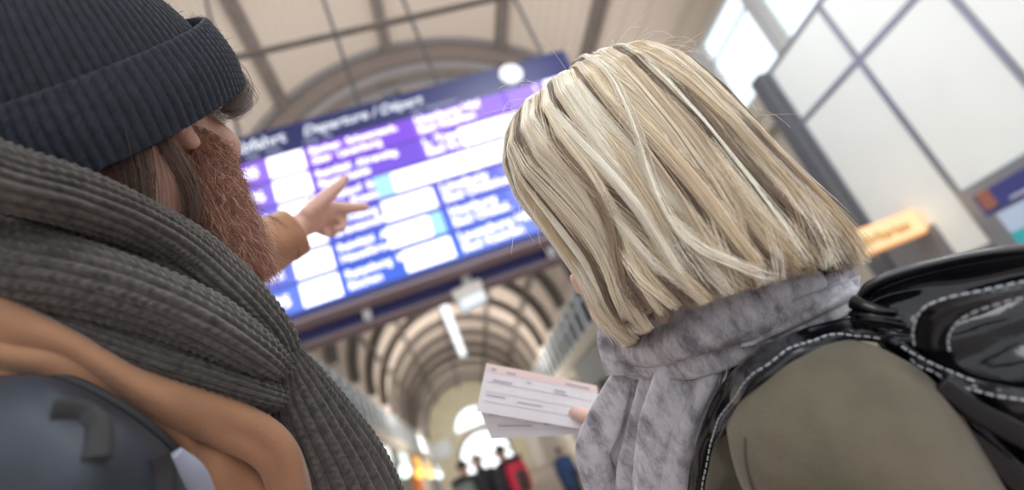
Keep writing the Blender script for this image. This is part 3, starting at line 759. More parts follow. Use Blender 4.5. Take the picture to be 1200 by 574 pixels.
rope(b, [P(-140, 130, .60), P(40, 200, .66), P(150, 255, .68), P(235, 315, .64), P(270, 362, .59)], [.03] * 5, None, ribs=12, ribd=.005, n=70, m=120)
SCARF = b.build('scarf', m_scarf, MAN, smooth=True); SCARF['label'] = 'chunky ribbed dark grey scarf'
b = MB()
rope(b, [P(333, 415, .492), P(348, 452, .495), P(372, 500, .50), P(402, 560, .51), P(432, 640, .525)], [.013, .024, .032, .040, .048], [.014, .020, .022, .022, .024], ribs=22, ribd=.0042, stitch=.0005, n=200, m=280, wob=.05, seed=6)
rope(b, [P(335, 430, .483), P(341, 470, .487), P(356, 520, .492), P(378, 580, .50), P(400, 650, .51)], [.010, .016, .019, .022, .026], [.013] * 5, ribs=15, ribd=.004, stitch=.0005, n=130, m=220, wob=.08, seed=7)
END = b.build('hanging_end', m_scarf, SCARF, smooth=True)
m_fz2 = m_fuzz
fuzz('wool_fuzz', SCARF.data, SCARF, 26000, .007, .00010, (.11, .10, .095), m_fuzz, RNG)
fuzz('wool_fuzz', END.data, SCARF, 20000, .007, .00010, (.11, .10, .095), m_fuzz, RNG)
m_trs = mat('dark_denim', (.04, .05, .08), .8); m_shoe = mat('shoe_leather', (.05, .035, .025), .4)
def trousers(L_, parent, hips):
    b = MB()
    for hp, kn, an, hl, toe in L_: b.chain([(Vector(hp), .105), (Vector(kn), .075), (Vector(an) + Vector((0, 0, .02)), .065)])
    b.capsule(Vector(L_[0][0]) + Vector((0, 0, .06)), Vector(L_[1][0]) + Vector((0, 0, .06)), .11, .11)
    b.build('trousers', m_trs, parent, smooth=True)
    for hp, kn, an, hl, toe in L_:
        b = MB(); b.capsule(Vector(hl) + Vector((0, 0, .012)), Vector(toe) + Vector((0, 0, .012)), .042, .040); b.capsule(Vector(an) + Vector((0, 0, .03)), Vector(an) - Vector((0, 0, .03)), .048, .046); b.build('shoe', m_shoe, parent, smooth=True)
trousers(LEGM, MAN, None)

# his backpack: slate blue, only its rounded top corner near the camera
g = empty('backpack', P(20, 640, .34), 'slate blue backpack with black webbing on the bearded person\'s shoulder', 'backpack')
m_slate = mat('slate_nylon', (.024, .031, .046), .55, var=.12, vscale=25, bump=.1, bscale=400)
b = MB()
rows_ = [[P(-140, 425, .385), P(-60, 428, .38), P(0, 436, .375), P(60, 441, .375), P(120, 466, .378), P(172, 500, .385), P(212, 542, .395), P(242, 600, .41)],
         [P(-150, 440, .335), P(-60, 446, .33), P(0, 452, .325), P(58, 458, .325), P(112, 482, .33), P(158, 515, .34), P(196, 556, .352), P(222, 615, .37)],
         [P(-160, 520, .305), P(-70, 524, .30), P(-10, 528, .295), P(45, 532, .295), P(95, 550, .30), P(135, 578, .31), P(165, 612, .325), P(190, 660, .345)],
         [P(-170, 660, .30), P(-80, 662, .295), P(-20, 664, .29), P(35, 668, .29), P(80, 680, .295), P(118, 700, .305), P(148, 724, .32), P(170, 760, .34)]]
Qb, Nb = grid(b, rows_, 56, 36, .05, lambda u, v: .0018 * math.sin(17 * u + 6 * v)); b.build('body', m_slate, g, smooth=True)
m_web = mat('black_webbing', (.012, .012, .014), .7)
def on_grid(Q, N, u, v, off): 
    a, c = Q.shape[0] - 1, Q.shape[1] - 1; j, i = int(round(v * a)), int(round(u * c)); return Vector(Q[j, i] + N[j, i] * off)
def find(Q, px, py):
    bq, best = None, 1e9
    for j in range(Q.shape[0]):
        for i in range(Q.shape[1]):
            x, y = PX(Q[j, i]); e_ = (x - px) ** 2 + (y - py) ** 2
            if e_ < best: best, bq = e_, (j, i)
    return bq
for pth, w_ in (([(62, 486), (84, 487), (104, 492), (110, 506), (110, 536)], .007), ([(176, 536), (182, 556), (190, 590)], .008)):
    b = MB(); pp = [Vector(Qb[find(Qb, *q_)] + Nb[find(Qb, *q_)] * .002) for q_ in pth]
    rope(b, pp, [w_] * len(pp), [.0025] * len(pp), n=12, m=40); b.build('webbing_loop', m_web, g, smooth=True)
b = MB(); rope(b, [Vector(Qb[0, i] + Nb[0, i] * .001) for i in range(0, 57, 4)], [.004] * 15, None, n=12, m=100); b.build('piping', m_web, g, smooth=True)
b = MB(); pp = [P(200, 535, .375), P(222, 560, .385), P(238, 600, .40)]; rope(b, pp, [.008, .011, .012], [.004] * 3, n=16, m=30); b.build('shoulder_strap', mat('strap_grey', (.30, .33, .42), .5), g, smooth=True)

# ------------------------------------------------------------------ the blonde woman
WFh = frame(-32, 12, 0)
WO = np.array(P(744, 228, .555)); WL = Loc(WFh, WO, .96)
wom = MB(); head_shapes(wom, WL)
WN = P(770, 222, .555) + Vector((.02, .12, -.185))
wom.chain([(WL(.01, -.02, -.04), .048), (WN, .047)])
SL_, SR_ = P(985, 515, .40), WN + Vector((.02, .18, -.08))
TOR = [P(905, 480, .585), P(930, 580, .58), P(980, 760, .59), P(1010, 1000, .63)]
wom.chain([(WN, .045), (TOR[0], .04), (TOR[1], .07), (TOR[2], .10), (TOR[3], .11)]); wom.chain([(SL_, .05), (P(950, 500, .50), .045), (TOR[1], .06)]); wom.capsule(TOR[0], SR_, .035, .045)
ELl = P(1110, 725, .40); HNl = ELl + Vector((-.2, .02, .02))
wom.chain([(SL_, .045), (ELl, .038), (HNl, .024)])
hand_shapes(wom, HNl, [(HNl + Vector((-.08, .01 - .014 * i, .01 - .004 * i)), .010) for i in range(4)],
            [[(HNl + Vector((-.08, .01 - .014 * i, .01)), .0095), (HNl + Vector((-.115, .008 - .014 * i, 0)), .0085), (HNl + Vector((-.125, .006 - .014 * i, -.022)), .0075)] for i in range(4)],
            [(HNl + Vector((-.02, .02, 0)), .012), (HNl + Vector((-.05, .04, .0)), .011), (HNl + Vector((-.075, .04, -.005)), .009)])
# right arm: forearm comes up behind the scarf, thumb on the tickets, fingers beneath
ELr = P(900, 590, .72); WRr = P(745, 505, .80)
wom.chain([(SR_, .045), (ELr, .038), (WRr, .024)])
K1, K2, K3, K4 = P(716, 484, .83), P(718, 496, .825), P(720, 508, .82), P(723, 519, .815)
hand_shapes(wom, WRr, [(K1, .0115), (K2, .0115), (K3, .011), (K4, .0105)],
            [[(K1, .0105), (P(706, 480, .835), .0092), (P(698, 479.5, .832), .0085), (P(691, 480, .83), .0072)],
             [(K2, .0105), (P(700, 500, .832), .0095), (P(684, 500, .83), .0085), (P(672, 498, .828), .0075)],
             [(K3, .010), (P(704, 510, .825), .009), (P(693, 512, .822), .0083), (P(684, 511, .82), .0073)],
             [(K4, .0095), (P(708, 521, .82), .0085), (P(698, 523, .815), .0078), (P(690, 521, .812), .007)]],
            [(P(735, 500, .80), .0135), (P(714, 495, .795), .0128), (P(694, 489, .795), .0115), (P(681, 485.5, .797), .0102), (P(672, 483, .80), .0085)])
LEGW = legs(wom, TOR[3] + Vector((0, 0, -.08)), math.radians(-65), 1.70, .92)
wme = fuse(wom, 'person', .0045, 4)
WOM = link('person', wme, m_skin2)
tag(WOM, 'blonde person in olive jacket seen from behind, holding train tickets', 'person')
eyes(WL, WOM)
trousers(LEGW, WOM, None)

# hair: bob shell described round the head: left edge, right edge and depth at each height
UX = np.array([math.cos(math.radians(31)), -math.sin(math.radians(31)), 0]); WX = np.array([math.sin(math.radians(31)), math.cos(math.radians(31)), 0]); ZX = np.array([0, 0, 1.0])
HC = np.array(P(795, 222, .545)) + np.array([-.026, .013, .030])                                # centre of the bob
# s, height, left half, right half, depth half, lateral shift
PROF = [(0.00, .132, -.070, .016, .004), (.07, .128, -.084, .050, .030), (.16, .112, -.100, .078, .058), (.28, .080, -.115, .096, .082), (.42, .035, -.116, .108, .098),
        (.56, -.020, -.103, .116, .104), (.70, -.070, -.092, .120, .104), (.85, -.115, -.090, .124, .099), (1.0, -.150, -.078, .122, .088)]
PR = np.array(PROF)
def shell(al, s, k=1.0):
    s = np.clip(s, 0, 1); h_ = np.interp(s, PR[:, 0], PR[:, 1]); l_ = np.interp(s, PR[:, 0], PR[:, 2]); r_ = np.interp(s, PR[:, 0], PR[:, 3]); d_ = np.interp(s, PR[:, 0], PR[:, 4])
    c, w = np.cos(al), np.sin(al); mid, hw = (l_ + r_) / 2, (r_ - l_) / 2
    kk = 1 + (k - 1) * np.minimum(1, s * 5)
    ext = (.015 * np.clip(c, 0, 1) - .004 * np.clip(-c, 0, 1)) * np.clip((s - .75) / .25, 0, 1)          # front tips hang longer
    return HC + UX * (mid + hw * c * kk)[..., None] + WX * (d_ * w * kk)[..., None] + ZX * (h_ + (k - 1) * .1 * np.clip(1 - s * 3, 0, 1) - ext)[..., None]
b = MB(); al_ = np.linspace(0, 2 * math.pi, 97)[:-1]; ss = np.linspace(0, .93, 40)
v = np.concatenate([shell(al_, np.full(96, s_), .90) for s_ in ss]); b.add(v, [(j * 96 + i, j * 96 + (i + 1) % 96, (j + 1) * 96 + (i + 1) % 96, (j + 1) * 96 + i) for j in range(39) for i in range(96)])
HAIRBASE = b.build('hair_underlayer', mat('hair_dark_blonde', (.15, .11, .075), .7, var=.4, vscale=60), WOM, smooth=True)
m_blond = hairmat('blonde_strands', .38, .5)
PAL = np.array([(.68, .56, .40), (.78, .68, .53), (.55, .43, .28), (.34, .25, .17), (.19, .135, .095), (.86, .79, .67), (.60, .49, .36)])
def bob(ncl, per, lay, seed, wts, wide=1.0):
    rg = np.random.default_rng(seed); K = 28; s = np.linspace(0, 1, K); allp = []; allt = []; allr = []
    for c in range(ncl):
        a0 = rg.uniform(0, 2 * math.pi); wq = np.array(wts) * np.where(np.array([1, 1, 0, 0, 0, 1, 0]) > 0, 1 - .45 * math.cos(a0), 1 + .35 * math.cos(a0)); col = PAL[rg.choice(len(PAL), p=wq / wq.sum())] * rg.uniform(.9, 1.1); k0 = lay + rg.normal(0, .018)
        wv = rg.normal(0, .14); fq = rg.uniform(3.5, 6.5); p0 = rg.uniform(0, 6); tipl = rg.uniform(.94, 1.02) if rg.random() < .7 else rg.uniform(.80, .95)
        wd = rg.uniform(.022, .06) * wide; drift = rg.normal(.04, .12); x = rg.uniform(-1.6, 1.6, per)
        a = a0 + x[:, None] * wd * (1 - .55 * s[None, :] ** 2) + wv * (np.sin(s * fq + p0) - math.sin(p0))[None, :] * s[None, :] + drift * s[None, :] ** 2 + rg.normal(0, .006, per)[:, None] * s[None, :] * 2
        sl = s[None, :] * (tipl * rg.uniform(.955, 1.01, per))[:, None]
        kk = k0 - (x ** 2)[:, None] * .012 * np.minimum(1, s * 3)[None, :] + rg.normal(0, .006, per)[:, None] + (.020 * np.sin(s * fq * 1.2 + p0 * 2) + rg.normal(.01, .03) * s ** 3)[None, :] + rg.normal(0, .018, per)[:, None] * s[None, :] ** 4 * 2
        pts = shell(a, sl, 1.0); z_ = (pts - HC) @ ZX; out = pts - (HC + ZX * z_[..., None])
        pts = HC + ZX * z_[..., None] + out * kk[..., None] + ZX * ((kk - 1) * .12 * np.clip(1 - sl * 4, 0, 1))[..., None]
        allp.append(pts); root = np.clip(1 - s * 4.2, 0, 1)[None, :, None] * rg.uniform(.35, .75)
        t = np.clip(col * rg.uniform(.85, 1.15, (per, 1)), 0, .92)[:, None, :] * (1 - root) + np.array((.20, .14, .095)) * root
        allt.append(t); r = np.full((per, K), .00021); r[:, 0] *= .6; r[:, -3:] *= [[.85, .65, .35]]; allr.append(r)
    return np.concatenate(allp), np.concatenate(allr), np.concatenate(allt)
B1 = bob(200, 60, .945, 11, [.05, .02, .15, .26, .44, .01, .07], 1.4); B2 = bob(190, 95, .99, 12, [.24, .26, .11, .07, .06, .20, .06]); B3 = bob(46, 26, 1.008, 13, [.2, .3, .08, .05, .05, .24, .08], .6)
strands('hair', np.concatenate([B1[0], B2[0], B3[0]]), np.concatenate([B1[1], B2[1], B3[1]]), np.concatenate([B1[2], B2[2], B3[2]]), m_blond, WOM, 'straight blonde bob with darker roots')
# flyaways
rg = np.random.default_rng(21); n = 170; a = rg.uniform(0, 2 * math.pi, n); s0 = rg.uniform(.0, .6, n) ** 1.3; K = 12; q = np.linspace(0, 1, K)
p0 = shell(a, s0, 1.0); p1 = shell(a, s0 + .22, 1.0); t = p1 - p0; nrm = p0 - HC; nrm /= np.linalg.norm(nrm, axis=1, keepdims=True)
L_ = rg.uniform(.02, .07, n)[:, None, None]; t /= np.linalg.norm(t, axis=1, keepdims=True) + 1e-6
fl = p0[:, None] + (t[:, None] * (q[None, :, None]) + nrm[:, None] * (np.sin(q * 1.8)[None, :, None] * rg.uniform(.1, .7, (n, 1, 1)))) * L_ + rg.normal(0, .012, (n, 1, 3)) * q[None, :, None] ** 2
strands('flyaway_hair', fl, .00012, PAL[rg.choice([0, 1, 5], n)], m_blond, WOM)

# grey scarf
def scarfmat():
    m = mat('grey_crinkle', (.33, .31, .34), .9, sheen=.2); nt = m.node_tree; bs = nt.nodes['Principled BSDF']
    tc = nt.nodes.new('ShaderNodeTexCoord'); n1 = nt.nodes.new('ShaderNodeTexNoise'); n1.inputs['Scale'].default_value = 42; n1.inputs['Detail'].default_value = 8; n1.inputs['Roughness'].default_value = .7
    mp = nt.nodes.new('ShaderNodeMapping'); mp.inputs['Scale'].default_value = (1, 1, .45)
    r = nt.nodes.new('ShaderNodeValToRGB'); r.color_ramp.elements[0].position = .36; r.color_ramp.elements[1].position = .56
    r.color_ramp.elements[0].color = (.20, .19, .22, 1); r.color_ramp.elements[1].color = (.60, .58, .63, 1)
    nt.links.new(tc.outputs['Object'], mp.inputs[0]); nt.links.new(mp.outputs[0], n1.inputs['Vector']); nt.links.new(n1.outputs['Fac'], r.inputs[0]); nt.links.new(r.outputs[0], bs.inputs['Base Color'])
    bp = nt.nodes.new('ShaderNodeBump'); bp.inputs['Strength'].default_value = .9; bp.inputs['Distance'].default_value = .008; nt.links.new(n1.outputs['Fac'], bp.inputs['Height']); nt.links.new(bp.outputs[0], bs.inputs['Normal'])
    return m
m_gs = scarfmat(); b = MB()
def pleat(a, c, ph=0.0): return lambda u, v: a * math.sin(c * u + ph + 1.5 * v) + a * .5 * math.sin(c * 2.3 * u - 3 * v)
# wrap behind the neck (two overlapping layers)
grid(b, [[P(700, 380, .60), P(780, 372, .57), P(860, 350, .545), P(930, 322, .51), P(975, 292, .49), P(990, 282, .495)],
         [P(700, 400, .585), P(790, 395, .55), P(870, 372, .52), P(940, 345, .485), P(985, 320, .465), P(1002, 312, .468)],
         [P(705, 425, .58), P(800, 420, .54), P(880, 392, .505), P(950, 368, .47), P(990, 350, .452), P(1006, 342, .455)],
         [P(710, 440, .58), P(805, 436, .54), P(885, 405, .505), P(955, 385, .465), P(994, 371, .45), P(1008, 365, .452)]], 90, 40, .006, lambda u, v: .004 * math.sin(14 * v + 3 * u) + .003 * math.sin(25 * v - 7 * u))
grid(b, [[P(868, 398, .493), P(890, 372, .488), P(930, 352, .47), P(975, 336, .452), P(1008, 322, .447)],
         [P(868, 406, .488), P(896, 392, .480), P(940, 374, .460), P(980, 358, .443), P(1008, 346, .438)],
         [P(866, 408, .490), P(900, 403, .484), P(945, 388, .463), P(985, 372, .445), P(1006, 364, .440)]], 60, 24, .005, lambda u, v: .0025 * math.sin(11 * v + 5 * u))
# front fall: several long folds
grid(b, [[P(735, 395, .60), P(760, 400, .575), P(785, 405, .555), P(815, 405, .54), P(850, 398, .525), P(880, 385, .515)],
         [P(722, 445, .605), P(752, 450, .575), P(785, 452, .555), P(815, 450, .54), P(845, 440, .528), P(870, 425, .52)],
         [P(700, 500, .62), P(740, 510, .585), P(778, 515, .56), P(805, 515, .545), P(828, 500, .535), P(848, 480, .53)],
         [P(692, 535, .63), P(735, 560, .59), P(775, 570, .565), P(800, 575, .55), P(815, 560, .545), P(828, 540, .54)],
         [P(700, 640, .65), P(740, 650, .60), P(775, 655, .575), P(798, 655, .56), P(806, 640, .555), P(812, 610, .55)]], 110, 60, .006, lambda u, v: .0105 * math.sin(31 * u + 2.2 * v) * (.4 + .6 * v) + .004 * math.sin(67 * u + 4 * v))
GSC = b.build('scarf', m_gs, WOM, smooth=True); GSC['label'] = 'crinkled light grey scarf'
b = MB()
rope(b, [P(728, 408, .60), P(765, 408, .56), P(808, 386, .52), P(858, 364, .500), P(905, 348, .492), P(955, 335, .49)], [.016, .024, .030, .032, .030, .022], [.020] * 6, n=48, m=140, wob=.25, seed=6)
rope(b, [P(735, 432, .59), P(770, 430, .56), P(812, 420, .528), P(855, 405, .512), P(892, 388, .50)], [.010, .013, .015, .014, .010], [.014] * 5, n=40, m=120, wob=.3, seed=9)
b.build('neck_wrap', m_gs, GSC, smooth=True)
b = MB()
rope(b, [P(742, 412, .592), P(726, 452, .598), P(708, 500, .605), P(697, 533, .612), P(706, 580, .62), P(712, 640, .63)], [.008, .013, .018, .019, .020, .020], [.010] * 6, n=40, m=120, wob=.22, seed=3)
rope(b, [P(790, 408, .545), P(782, 450, .545), P(770, 500, .55), P(764, 560, .555), P(760, 640, .57)], [.012, .015, .017, .019, .021], [.012] * 5, n=40, m=120, wob=.22, seed=5)
rope(b, [P(838, 398, .523), P(828, 440, .527), P(806, 495, .535), P(790, 555, .545), P(785, 640, .56)], [.012, .014, .014, .014, .016], [.011] * 5, n=40, m=120, wob=.22, seed=8)
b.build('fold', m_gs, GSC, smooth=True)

# olive suede jacket
m_suede = mat('olive_suede', (.105, .090, .062), .9, var=.28, vscale=14, bump=.12, bscale=350, sheen=.08)
jm = MB()
jm.chain([(P(965, 500, .43), .072), (P(985, 522, .40), .076), (P(1045, 620, .395), .074), (ELl, .066), (HNl + Vector((.02, 0, 0)), .048)])
jm.chain([(P(900, 500, .565), .055), (P(925, 575, .565), .085), (P(975, 760, .58), .115), (P(1010, 1000, .62), .125)])
jm.chain([(P(880, 470, .565), .055), (P(900, 520, .565), .06)])
jm.chain([(P(890, 455, .565), .055), (P(950, 480, .49), .062)])
jm.chain([(SR_, .06), (ELr, .052), (WRr.lerp(ELr, .25), .04)])
jm.capsule(SR_, P(925, 575, .565), .06, .075)
jme = fuse(jm, 'jacket', .004, 14)
JAC = link('jacket', jme, m_suede, WOM); JAC['label'] = 'olive suede jacket'
bvh = BVHTree.FromPolygons([v_.co for v_ in jme.vertices], [p_.vertices for p_ in jme.polygons])
def onto(px, py, off=0.0, tree=None):
    d = (P(px, py, 1) - Vector(ORG)).normalized(); hit = (tree or bvh).ray_cast(Vector(ORG), d)
    return hit[0] + hit[1] * off if hit[0] is not None else None
b = MB(); sm = [onto(px, py, -.0003) for px, py in ((874, 512), (874, 530), (877, 552), (884, 576), (895, 605))]; sm = [q for q in sm if q]
if len(sm) > 2: rope(b, sm, [.0016] * len(sm), [.0012] * len(sm), n=8, m=60); b.build('seam', mat('seam_dark', (.05, .045, .035), .9), JAC, smooth=True)

# black patent backpack
m_pat = mat('black_patent', (.004, .0045, .007), .16, coat=.15, spec=.3, bump=.3, bscale=22)
m_st = mat('white_stitch', (.36, .38, .42), .7)
BP = empty('backpack', P(1130, 460, .42), 'glossy black patent backpack with white stitching on the blonde person\'s back', 'backpack')
def stitches(name, pts, parent, seg=.0030, gap=.0026, r=.0008):
    p = arr(pts); L = 0; C = [cr(p, i / 400) for i in range(401)]; b = MB(); acc = 0; on = True; st = C[0]
    for a_, c_ in zip(C[:-1], C[1:]):
        acc += np.linalg.norm(c_ - a_)
        if on and acc >= seg: b.capsule(Vector(st), Vector(c_), r, r, 8, 3); on = False; acc = 0
        elif not on and acc >= gap: on = True; st = c_; acc = 0
    return b.build(name, m_st, parent, smooth=True)
# strap over the shoulder
sp = [((1035, 372), (1045, 404)), ((1000, 371), (1005, 399)), ((950, 382), (962, 401)), ((905, 400), (922, 419)), ((868, 425), (886, 446)), ((838, 462), (856, 483)), ((820, 505), (836, 524)), ((811, 545), (827, 566)), ((806, 600), (822, 625))]
dd = [.405, .410, .425, .440, .452, .462, .474, .485, .50]
def clear(px, py, d, off=.008):
    '''keeps the strap outside the jacket'''
    h_ = onto(px, py)
    if h_ is not None: d = min(d, float((ROT.T @ (np.array(h_) - ORG))[2]) - off)
    return P(px, py, d)
b = MB(); r0 = [clear(*a_, d_ + .004) for (a_, c_), d_ in zip(sp, dd)]; r2 = [clear(*c_, d_ - .004) for (a_, c_), d_ in zip(sp, dd)]
r1 = [clear((a_[0] + c_[0]) / 2, (a_[1] + c_[1]) / 2, d_ - .004, .011) for (a_, c_), d_ in zip(sp, dd)]
Qs, Ns = grid(b, [r0, r1, r2], 90, 10, .007, lambda u, v: .0010 * math.sin(40 * u)); STR = b.build('shoulder_strap', m_pat, BP, smooth=True)
stitches('strap_stitching', [Qs[8, i] + Ns[8, i] * .0008 for i in range(4, 91, 4)], BP)
# main body: bulging bag seen edge-on, rim on top
b = MB()
top = [P(1006, 352, .425), P(1020, 334, .415), P(1060, 318, .405), P(1120, 303, .395), P(1180, 293, .385), P(1260, 284, .38)]
Rw = [[p_ + Vector((.02, .03, -.004)) for p_ in top], top,
      [P(1010, 362, .424), P(1030, 350, .424), P(1070, 340, .416), P(1130, 328, .406), P(1190, 320, .396), P(1260, 314, .388)],
      [P(1020, 378, .405), P(1045, 378, .405), P(1085, 380, .396), P(1140, 380, .384), P(1195, 380, .372), P(1260, 380, .365)],
      [P(1020, 390, .412), P(1065, 412, .398), P(1105, 430, .385), P(1155, 445, .372), P(1205, 455, .362), P(1260, 460, .355)],
      [P(1028, 402, .43), P(1080, 455, .412), P(1130, 500, .402), P(1175, 545, .392), P(1215, 580, .382), P(1270, 610, .375)],
      [P(1030, 415, .47), P(1080, 470, .46), P(1140, 540, .44), P(1180, 600, .43), P(1220, 660, .42), P(1280, 720, .41)]]
Qk, Nk = grid(b, Rw, 120, 90, .006, lambda u, v: .004 * math.sin(30 * v + 9 * u) * max(0, 1 - abs(v - .6) * 2.2) + .0035 * math.exp(-u * 7) * math.sin(70 * v))
BAG = b.build('body', m_pat, BP, smooth=True)
b = MB(); rope(b, [q + Vector((0, 0, .001)) for q in top], [.0024] * 6, None, n=12, m=80); b.build('rim_piping', mat('patent_edge', (.03, .033, .04), .10, coat=1.0), BP, smooth=True)
# carrying loop: a wide flat band folded over, stitched along both edges
b = MB()
lo_ = [[P(1070, 405, .376), P(1068, 385, .370), P(1078, 362, .362), P(1105, 350, .354), P(1150, 341, .346), P(1205, 330, .340), P(1260, 322, .336)],
       [P(1090, 410, .366), P(1090, 390, .360), P(1100, 371, .352), P(1125, 358, .344), P(1160, 348, .337), P(1208, 336, .331), P(1262, 328, .328)],
       [P(1115, 412, .366), P(1114, 395, .360), P(1124, 378, .352), P(1142, 366, .346), P(1170, 356, .340), P(1212, 345, .336), P(1266, 336, .333)]]
Ql, Nl = grid(b, lo_, 90, 14, .004); b.build('carrying_loop', m_pat, BP, smooth=True)
stitches('loop_stitching', [Ql[1, i] + Nl[1, i] * .0008 for i in range(2, 91, 4)], BP); stitches('loop_stitching', [Ql[13, i] + Nl[13, i] * .0008 for i in range(2, 91, 4)], BP)
# lower flap edges and side straps
b = MB()
fl_ = [[P(1052, 400, .392), P(1085, 420, .378), P(1130, 440, .362), P(1180, 452, .350), P(1250, 462, .342)],
       [P(1068, 420, .388), P(1098, 440, .372), P(1138, 458, .356), P(1185, 468, .344), P(1250, 478, .336)],
       [P(1085, 432, .395), P(1112, 455, .380), P(1148, 478, .365), P(1192, 492, .352), P(1255, 504, .344)]]
Qf, Nf = grid(b, fl_, 80, 20, .005, lambda u, v: .0015 * math.sin(20 * u)); b.build('flap', m_pat, BP, smooth=True)
stitches('flap_stitching', [Qf[9, i] + Nf[9, i] * .0008 for i in range(2, 80, 4)], BP)
stitches('flap_stitching', [Qf[2, i] + Nf[2, i] * .0008 for i in range(2, 50, 4)], BP)
for pth, w_, d0 in (([(1068, 432), (1100, 470), (1140, 515), (1190, 562), (1240, 610)], .011, .392), ([(1100, 450), (1140, 478), (1190, 505), (1250, 535)], .008, .362), ([(1120, 500), (1160, 535), (1210, 575), (1260, 610)], .010, .375)):
    b = MB(); pp = [P(x, y, d0 - .006 * i) for i, (x, y) in enumerate(pth)]; rope(b, pp, [w_] * len(pp), [.004] * len(pp), n=24, m=80); b.build('side_strap', m_pat, BP, smooth=True)
b = MB()
for k in range(3):
    rope(b, [P(1000 + 3 * k, 354 + 12 * k, .410), P(1022, 362 + 7 * k, .398), P(1052 + 5 * k, 366 + 8 * k, .392)], [.0055, .0040, .002], None, n=16, m=40, wob=.45, seed=k)
b.build('gathered_leather', m_pat, BP, smooth=True)

# tickets
m_pap = mat('ticket_paper', (.78, .76, .80), .6, var=.03, vscale=30)
m_pink = mat('ticket_pink', (.82, .66, .64), .6); m_ink = mat('ticket_ink', (.48, .46, .54), .7); m_line = mat('ticket_line', (.62, .60, .68), .7)
def ticket(c4, lab, rows_):
    """c4: corner points TL, TR, BR, BL"""
    TL, TR, BR, BL = c4; g = empty('ticket', (TL + BR) / 2, lab, 'ticket', 'train tickets in the hand')
    def q(u, v, o=0.0):
        n_ = (TR - TL).cross(BL - TL).normalized()
        if n_.dot(Vector(ORG) - TL) < 0: n_ = -n_
        return TL * (1 - u) * (1 - v) + TR * u * (1 - v) + BR * u * v + BL * (1 - u) * v + n_ * (o + .004 * math.sin(u * math.pi) * (1 - v * .3))
    def patch(b, u0, v0, u1, v1, o, th):
        n = 12; v = []; f = []
        for oo in (o, o - th):
            for j in (0, 1):
                for i in range(n + 1): v.append(q(u0 + (u1 - u0) * i / n, v0 + (v1 - v0) * j, oo))
        k = n + 1
        for i in range(n): f += [(i, i + 1, k + i + 1, k + i), (2 * k + i + 1, 2 * k + i, 3 * k + i, 3 * k + i + 1), (i + 1, i, 2 * k + i, 2 * k + i + 1), (k + i, k + i + 1, 3 * k + i + 1, 3 * k + i)]
        f += [(0, k, 3 * k, 2 * k), (k - 1, 3 * k - 1, 4 * k - 1, 2 * k - 1)]
        b.add(v, f)
    b = MB(); patch(b, 0, 0, 1, 1, 0, .0004); b.build('sheet', m_pap, g)
    b = MB(); patch(b, 0, 0, 1, .17, .0004, .0003); b.build('pink_band', m_pink, g)
    b = MB()
    for u0, v0, u1, v1 in rows_: patch(b, u0, v0, u1, v1, .0008, .0003)
    b.build('print', m_ink, g)
    b = MB()
    for v0 in (.36, .56, .76): patch(b, .04, v0, .96, v0 + .012, .0007, .0003)
    b.build('ruled_line', m_line, g)
ticket([P(570, 425.5, .80), P(699.5, 452, .83), P(706, 507, .80), P(558, 482, .775)], 'upper pink and white train ticket pinched under the thumb',
       [(.05, .07, .09, .13), (.18, .09, .26, .14), (.36, .22, .40, .25), (.08, .30, .24, .34), (.60, .27, .70, .31), (.60, .34, .72, .37), (.70, .08, .92, .13), (.05, .62, .2, .65), (.3, .66, .5, .69)])
ticket([P(558.5, 470, .785), P(699, 478, .825), P(702, 507, .81), P(575.5, 514, .785)], 'lower white train ticket showing beneath the other one',
       [(.06, .30, .24, .36), (.10, .62, .40, .68), (.5, .58, .62, .64)])

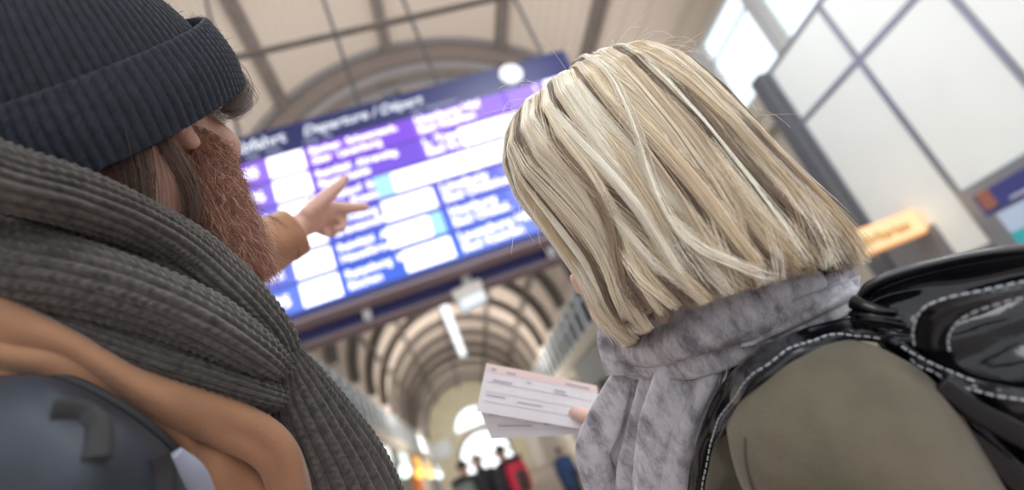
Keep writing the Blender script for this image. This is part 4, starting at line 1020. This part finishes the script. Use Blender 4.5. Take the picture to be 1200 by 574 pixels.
# ------------------------------------------------------------------ people further down the hall
def passer(x, y, az, h, coat, lab, hair=(.05, .04, .03), cap=None):
    az = math.radians(az); rt = Vector((math.cos(az), -math.sin(az), 0)); fw = Vector((math.sin(az), math.cos(az), 0)); O = Vector((x, y, 0)); k = h / 1.75
    def at(r, f_, u): return O + rt * r * k + fw * f_ * k + Vector((0, 0, u * k))
    b = MB(); L = Loc((np.array(rt), np.array(fw), np.array((0, 0, 1.0))), at(0, .02, 1.63), k); head_shapes(b, L)
    b.chain([(at(0, -.01, 1.56), .056), (at(0, -.02, 1.46), .06), (at(0, -.01, 1.30), .12), (at(0, 0, 1.0), .12)]); b.capsule(at(-.17, -.01, 1.42), at(.17, -.01, 1.42), .05, .05)
    arms = []
    for sx in (-1, 1):
        s_, e_, w_ = at(sx * .18, -.01, 1.41), at(sx * .23, .0, 1.12), at(sx * .20, .16, .95); arms.append((s_, e_, w_)); b.chain([(s_, .045), (e_, .04), (w_, .025)])
        kn = [(w_ + fw * .07 + rt * (.024 - .016 * i) - Vector((0, 0, .05)), .011) for i in range(4)]
        hand_shapes(b, w_, kn, [[(c, .010), (c + fw * .02 - Vector((0, 0, .03)), .009), (c + fw * .005 - Vector((0, 0, .05)), .008)] for c, _ in kn], [(w_ - rt * sx * .02 + fw * .02, .012), (w_ - rt * sx * .04 + fw * .05 - Vector((0, 0, .02)), .011), (w_ - rt * sx * .035 + fw * .07 - Vector((0, 0, .04)), .009)])
    lg = legs(b, at(0, 0, .92), az, h)
    me = fuse(b, 'person', .012, 3); o = link('person', me, m_skin); tag(o, lab, 'person', 'people further down the hall')
    c = MB(); c.chain([(at(0, -.02, 1.45), .085), (at(0, -.01, 1.28), .155), (at(0, 0, .98), .15), (at(0, 0, .82), .16)]); c.capsule(at(-.17, -.01, 1.40), at(.17, -.01, 1.40), .07, .07)
    for s_, e_, w_ in arms: c.chain([(s_, .065), (e_, .058), (w_, .045)])
    link('coat', fuse(c, 'coat', .012, 4), mat('passer_coat', coat, .8, var=.2, vscale=8), o)
    hb = MB(); hb.ellipsoid(lambda X, Y, Z: L(.084 * X, (.098 * Y - .014) if Y < .3 else .02 + .04 * Y, .045 + .088 * Z), 24, 16); hb.build('cap' if cap else 'hair', mat('passer_hair', cap or hair, .8), o, smooth=True)
    trousers(lg, o, None)
    return at
def rucksack(at, c1, c2, lab):
    g = empty('rucksack', at(0, -.24, 1.0), lab, 'rucksack', 'rucksacks further down the hall')
    b = MB(); b.ellipsoid(lambda X, Y, Z: at(.17 * math.copysign(abs(X) ** .6, X), -.27 + .11 * math.copysign(abs(Y) ** .7, Y), 1.20 + .28 * math.copysign(abs(Z) ** .6, Z)), 28, 18); b.build('body', mat('sack', c1, .6), g, smooth=True)
    b = MB(); b.ellipsoid(lambda X, Y, Z: at(.10 * math.copysign(abs(X) ** .6, X), -.36 + .05 * Y, 1.14 + .17 * math.copysign(abs(Z) ** .6, Z)), 24, 14); b.build('front_pocket', mat('sack_pocket', c2, .6), g, smooth=True)
    b = MB(); b.ellipsoid(lambda X, Y, Z: at(.17 * math.copysign(abs(X) ** .7, X), -.27 + .12 * Y, 1.47 + .06 * Z), 24, 12); b.build('lid', mat('sack_lid', (.02, .02, .025), .6), g, smooth=True)
    for sx in (-1, 1):
        b = MB(); rope(b, [at(sx * .09, -.17, 1.44), at(sx * .10, -.02, 1.50), at(sx * .11, .13, 1.38), at(sx * .13, .12, 1.2), at(sx * .15, -.1, 1.05)], [.022] * 5, [.012] * 5, n=12, m=30, refs=(.3, .2, 1)); b.build('strap', mat('sack_strap', (.02, .02, .02), .7), g, smooth=True)
a1 = passer(.10, 10.8, 200, 1.72, (.03, .03, .035), 'person in black jacket carrying a red rucksack in the hall'); 
a2 = passer(-.16, 9.1, 14, 1.66, (.035, .037, .04), 'person in dark coat with grey and yellow rucksack in the hall')
rucksack(a2, (.16, .18, .17), (.45, .46, .16), 'grey and yellow-green rucksack on the person in the dark coat')
a3 = passer(.46, 9.2, -25, 1.66, (.04, .04, .045), 'person in black half hidden behind the red rucksack')
rucksack(a3, (.60, .02, .06), (.05, .03, .03), 'red and black rucksack among the people in the hall')
passer(1.80, 9.6, -60, 1.24, (.03, .035, .05), 'short person in dark clothes below the ticket corner')
passer(1.72, 12.2, 30, 1.30, (.05, .10, .25), 'person in blue jacket seen under the tickets')
passer(-.42, 11.5, 10, 1.35, (.03, .03, .03), 'crouched dark figure left of the rucksacks')
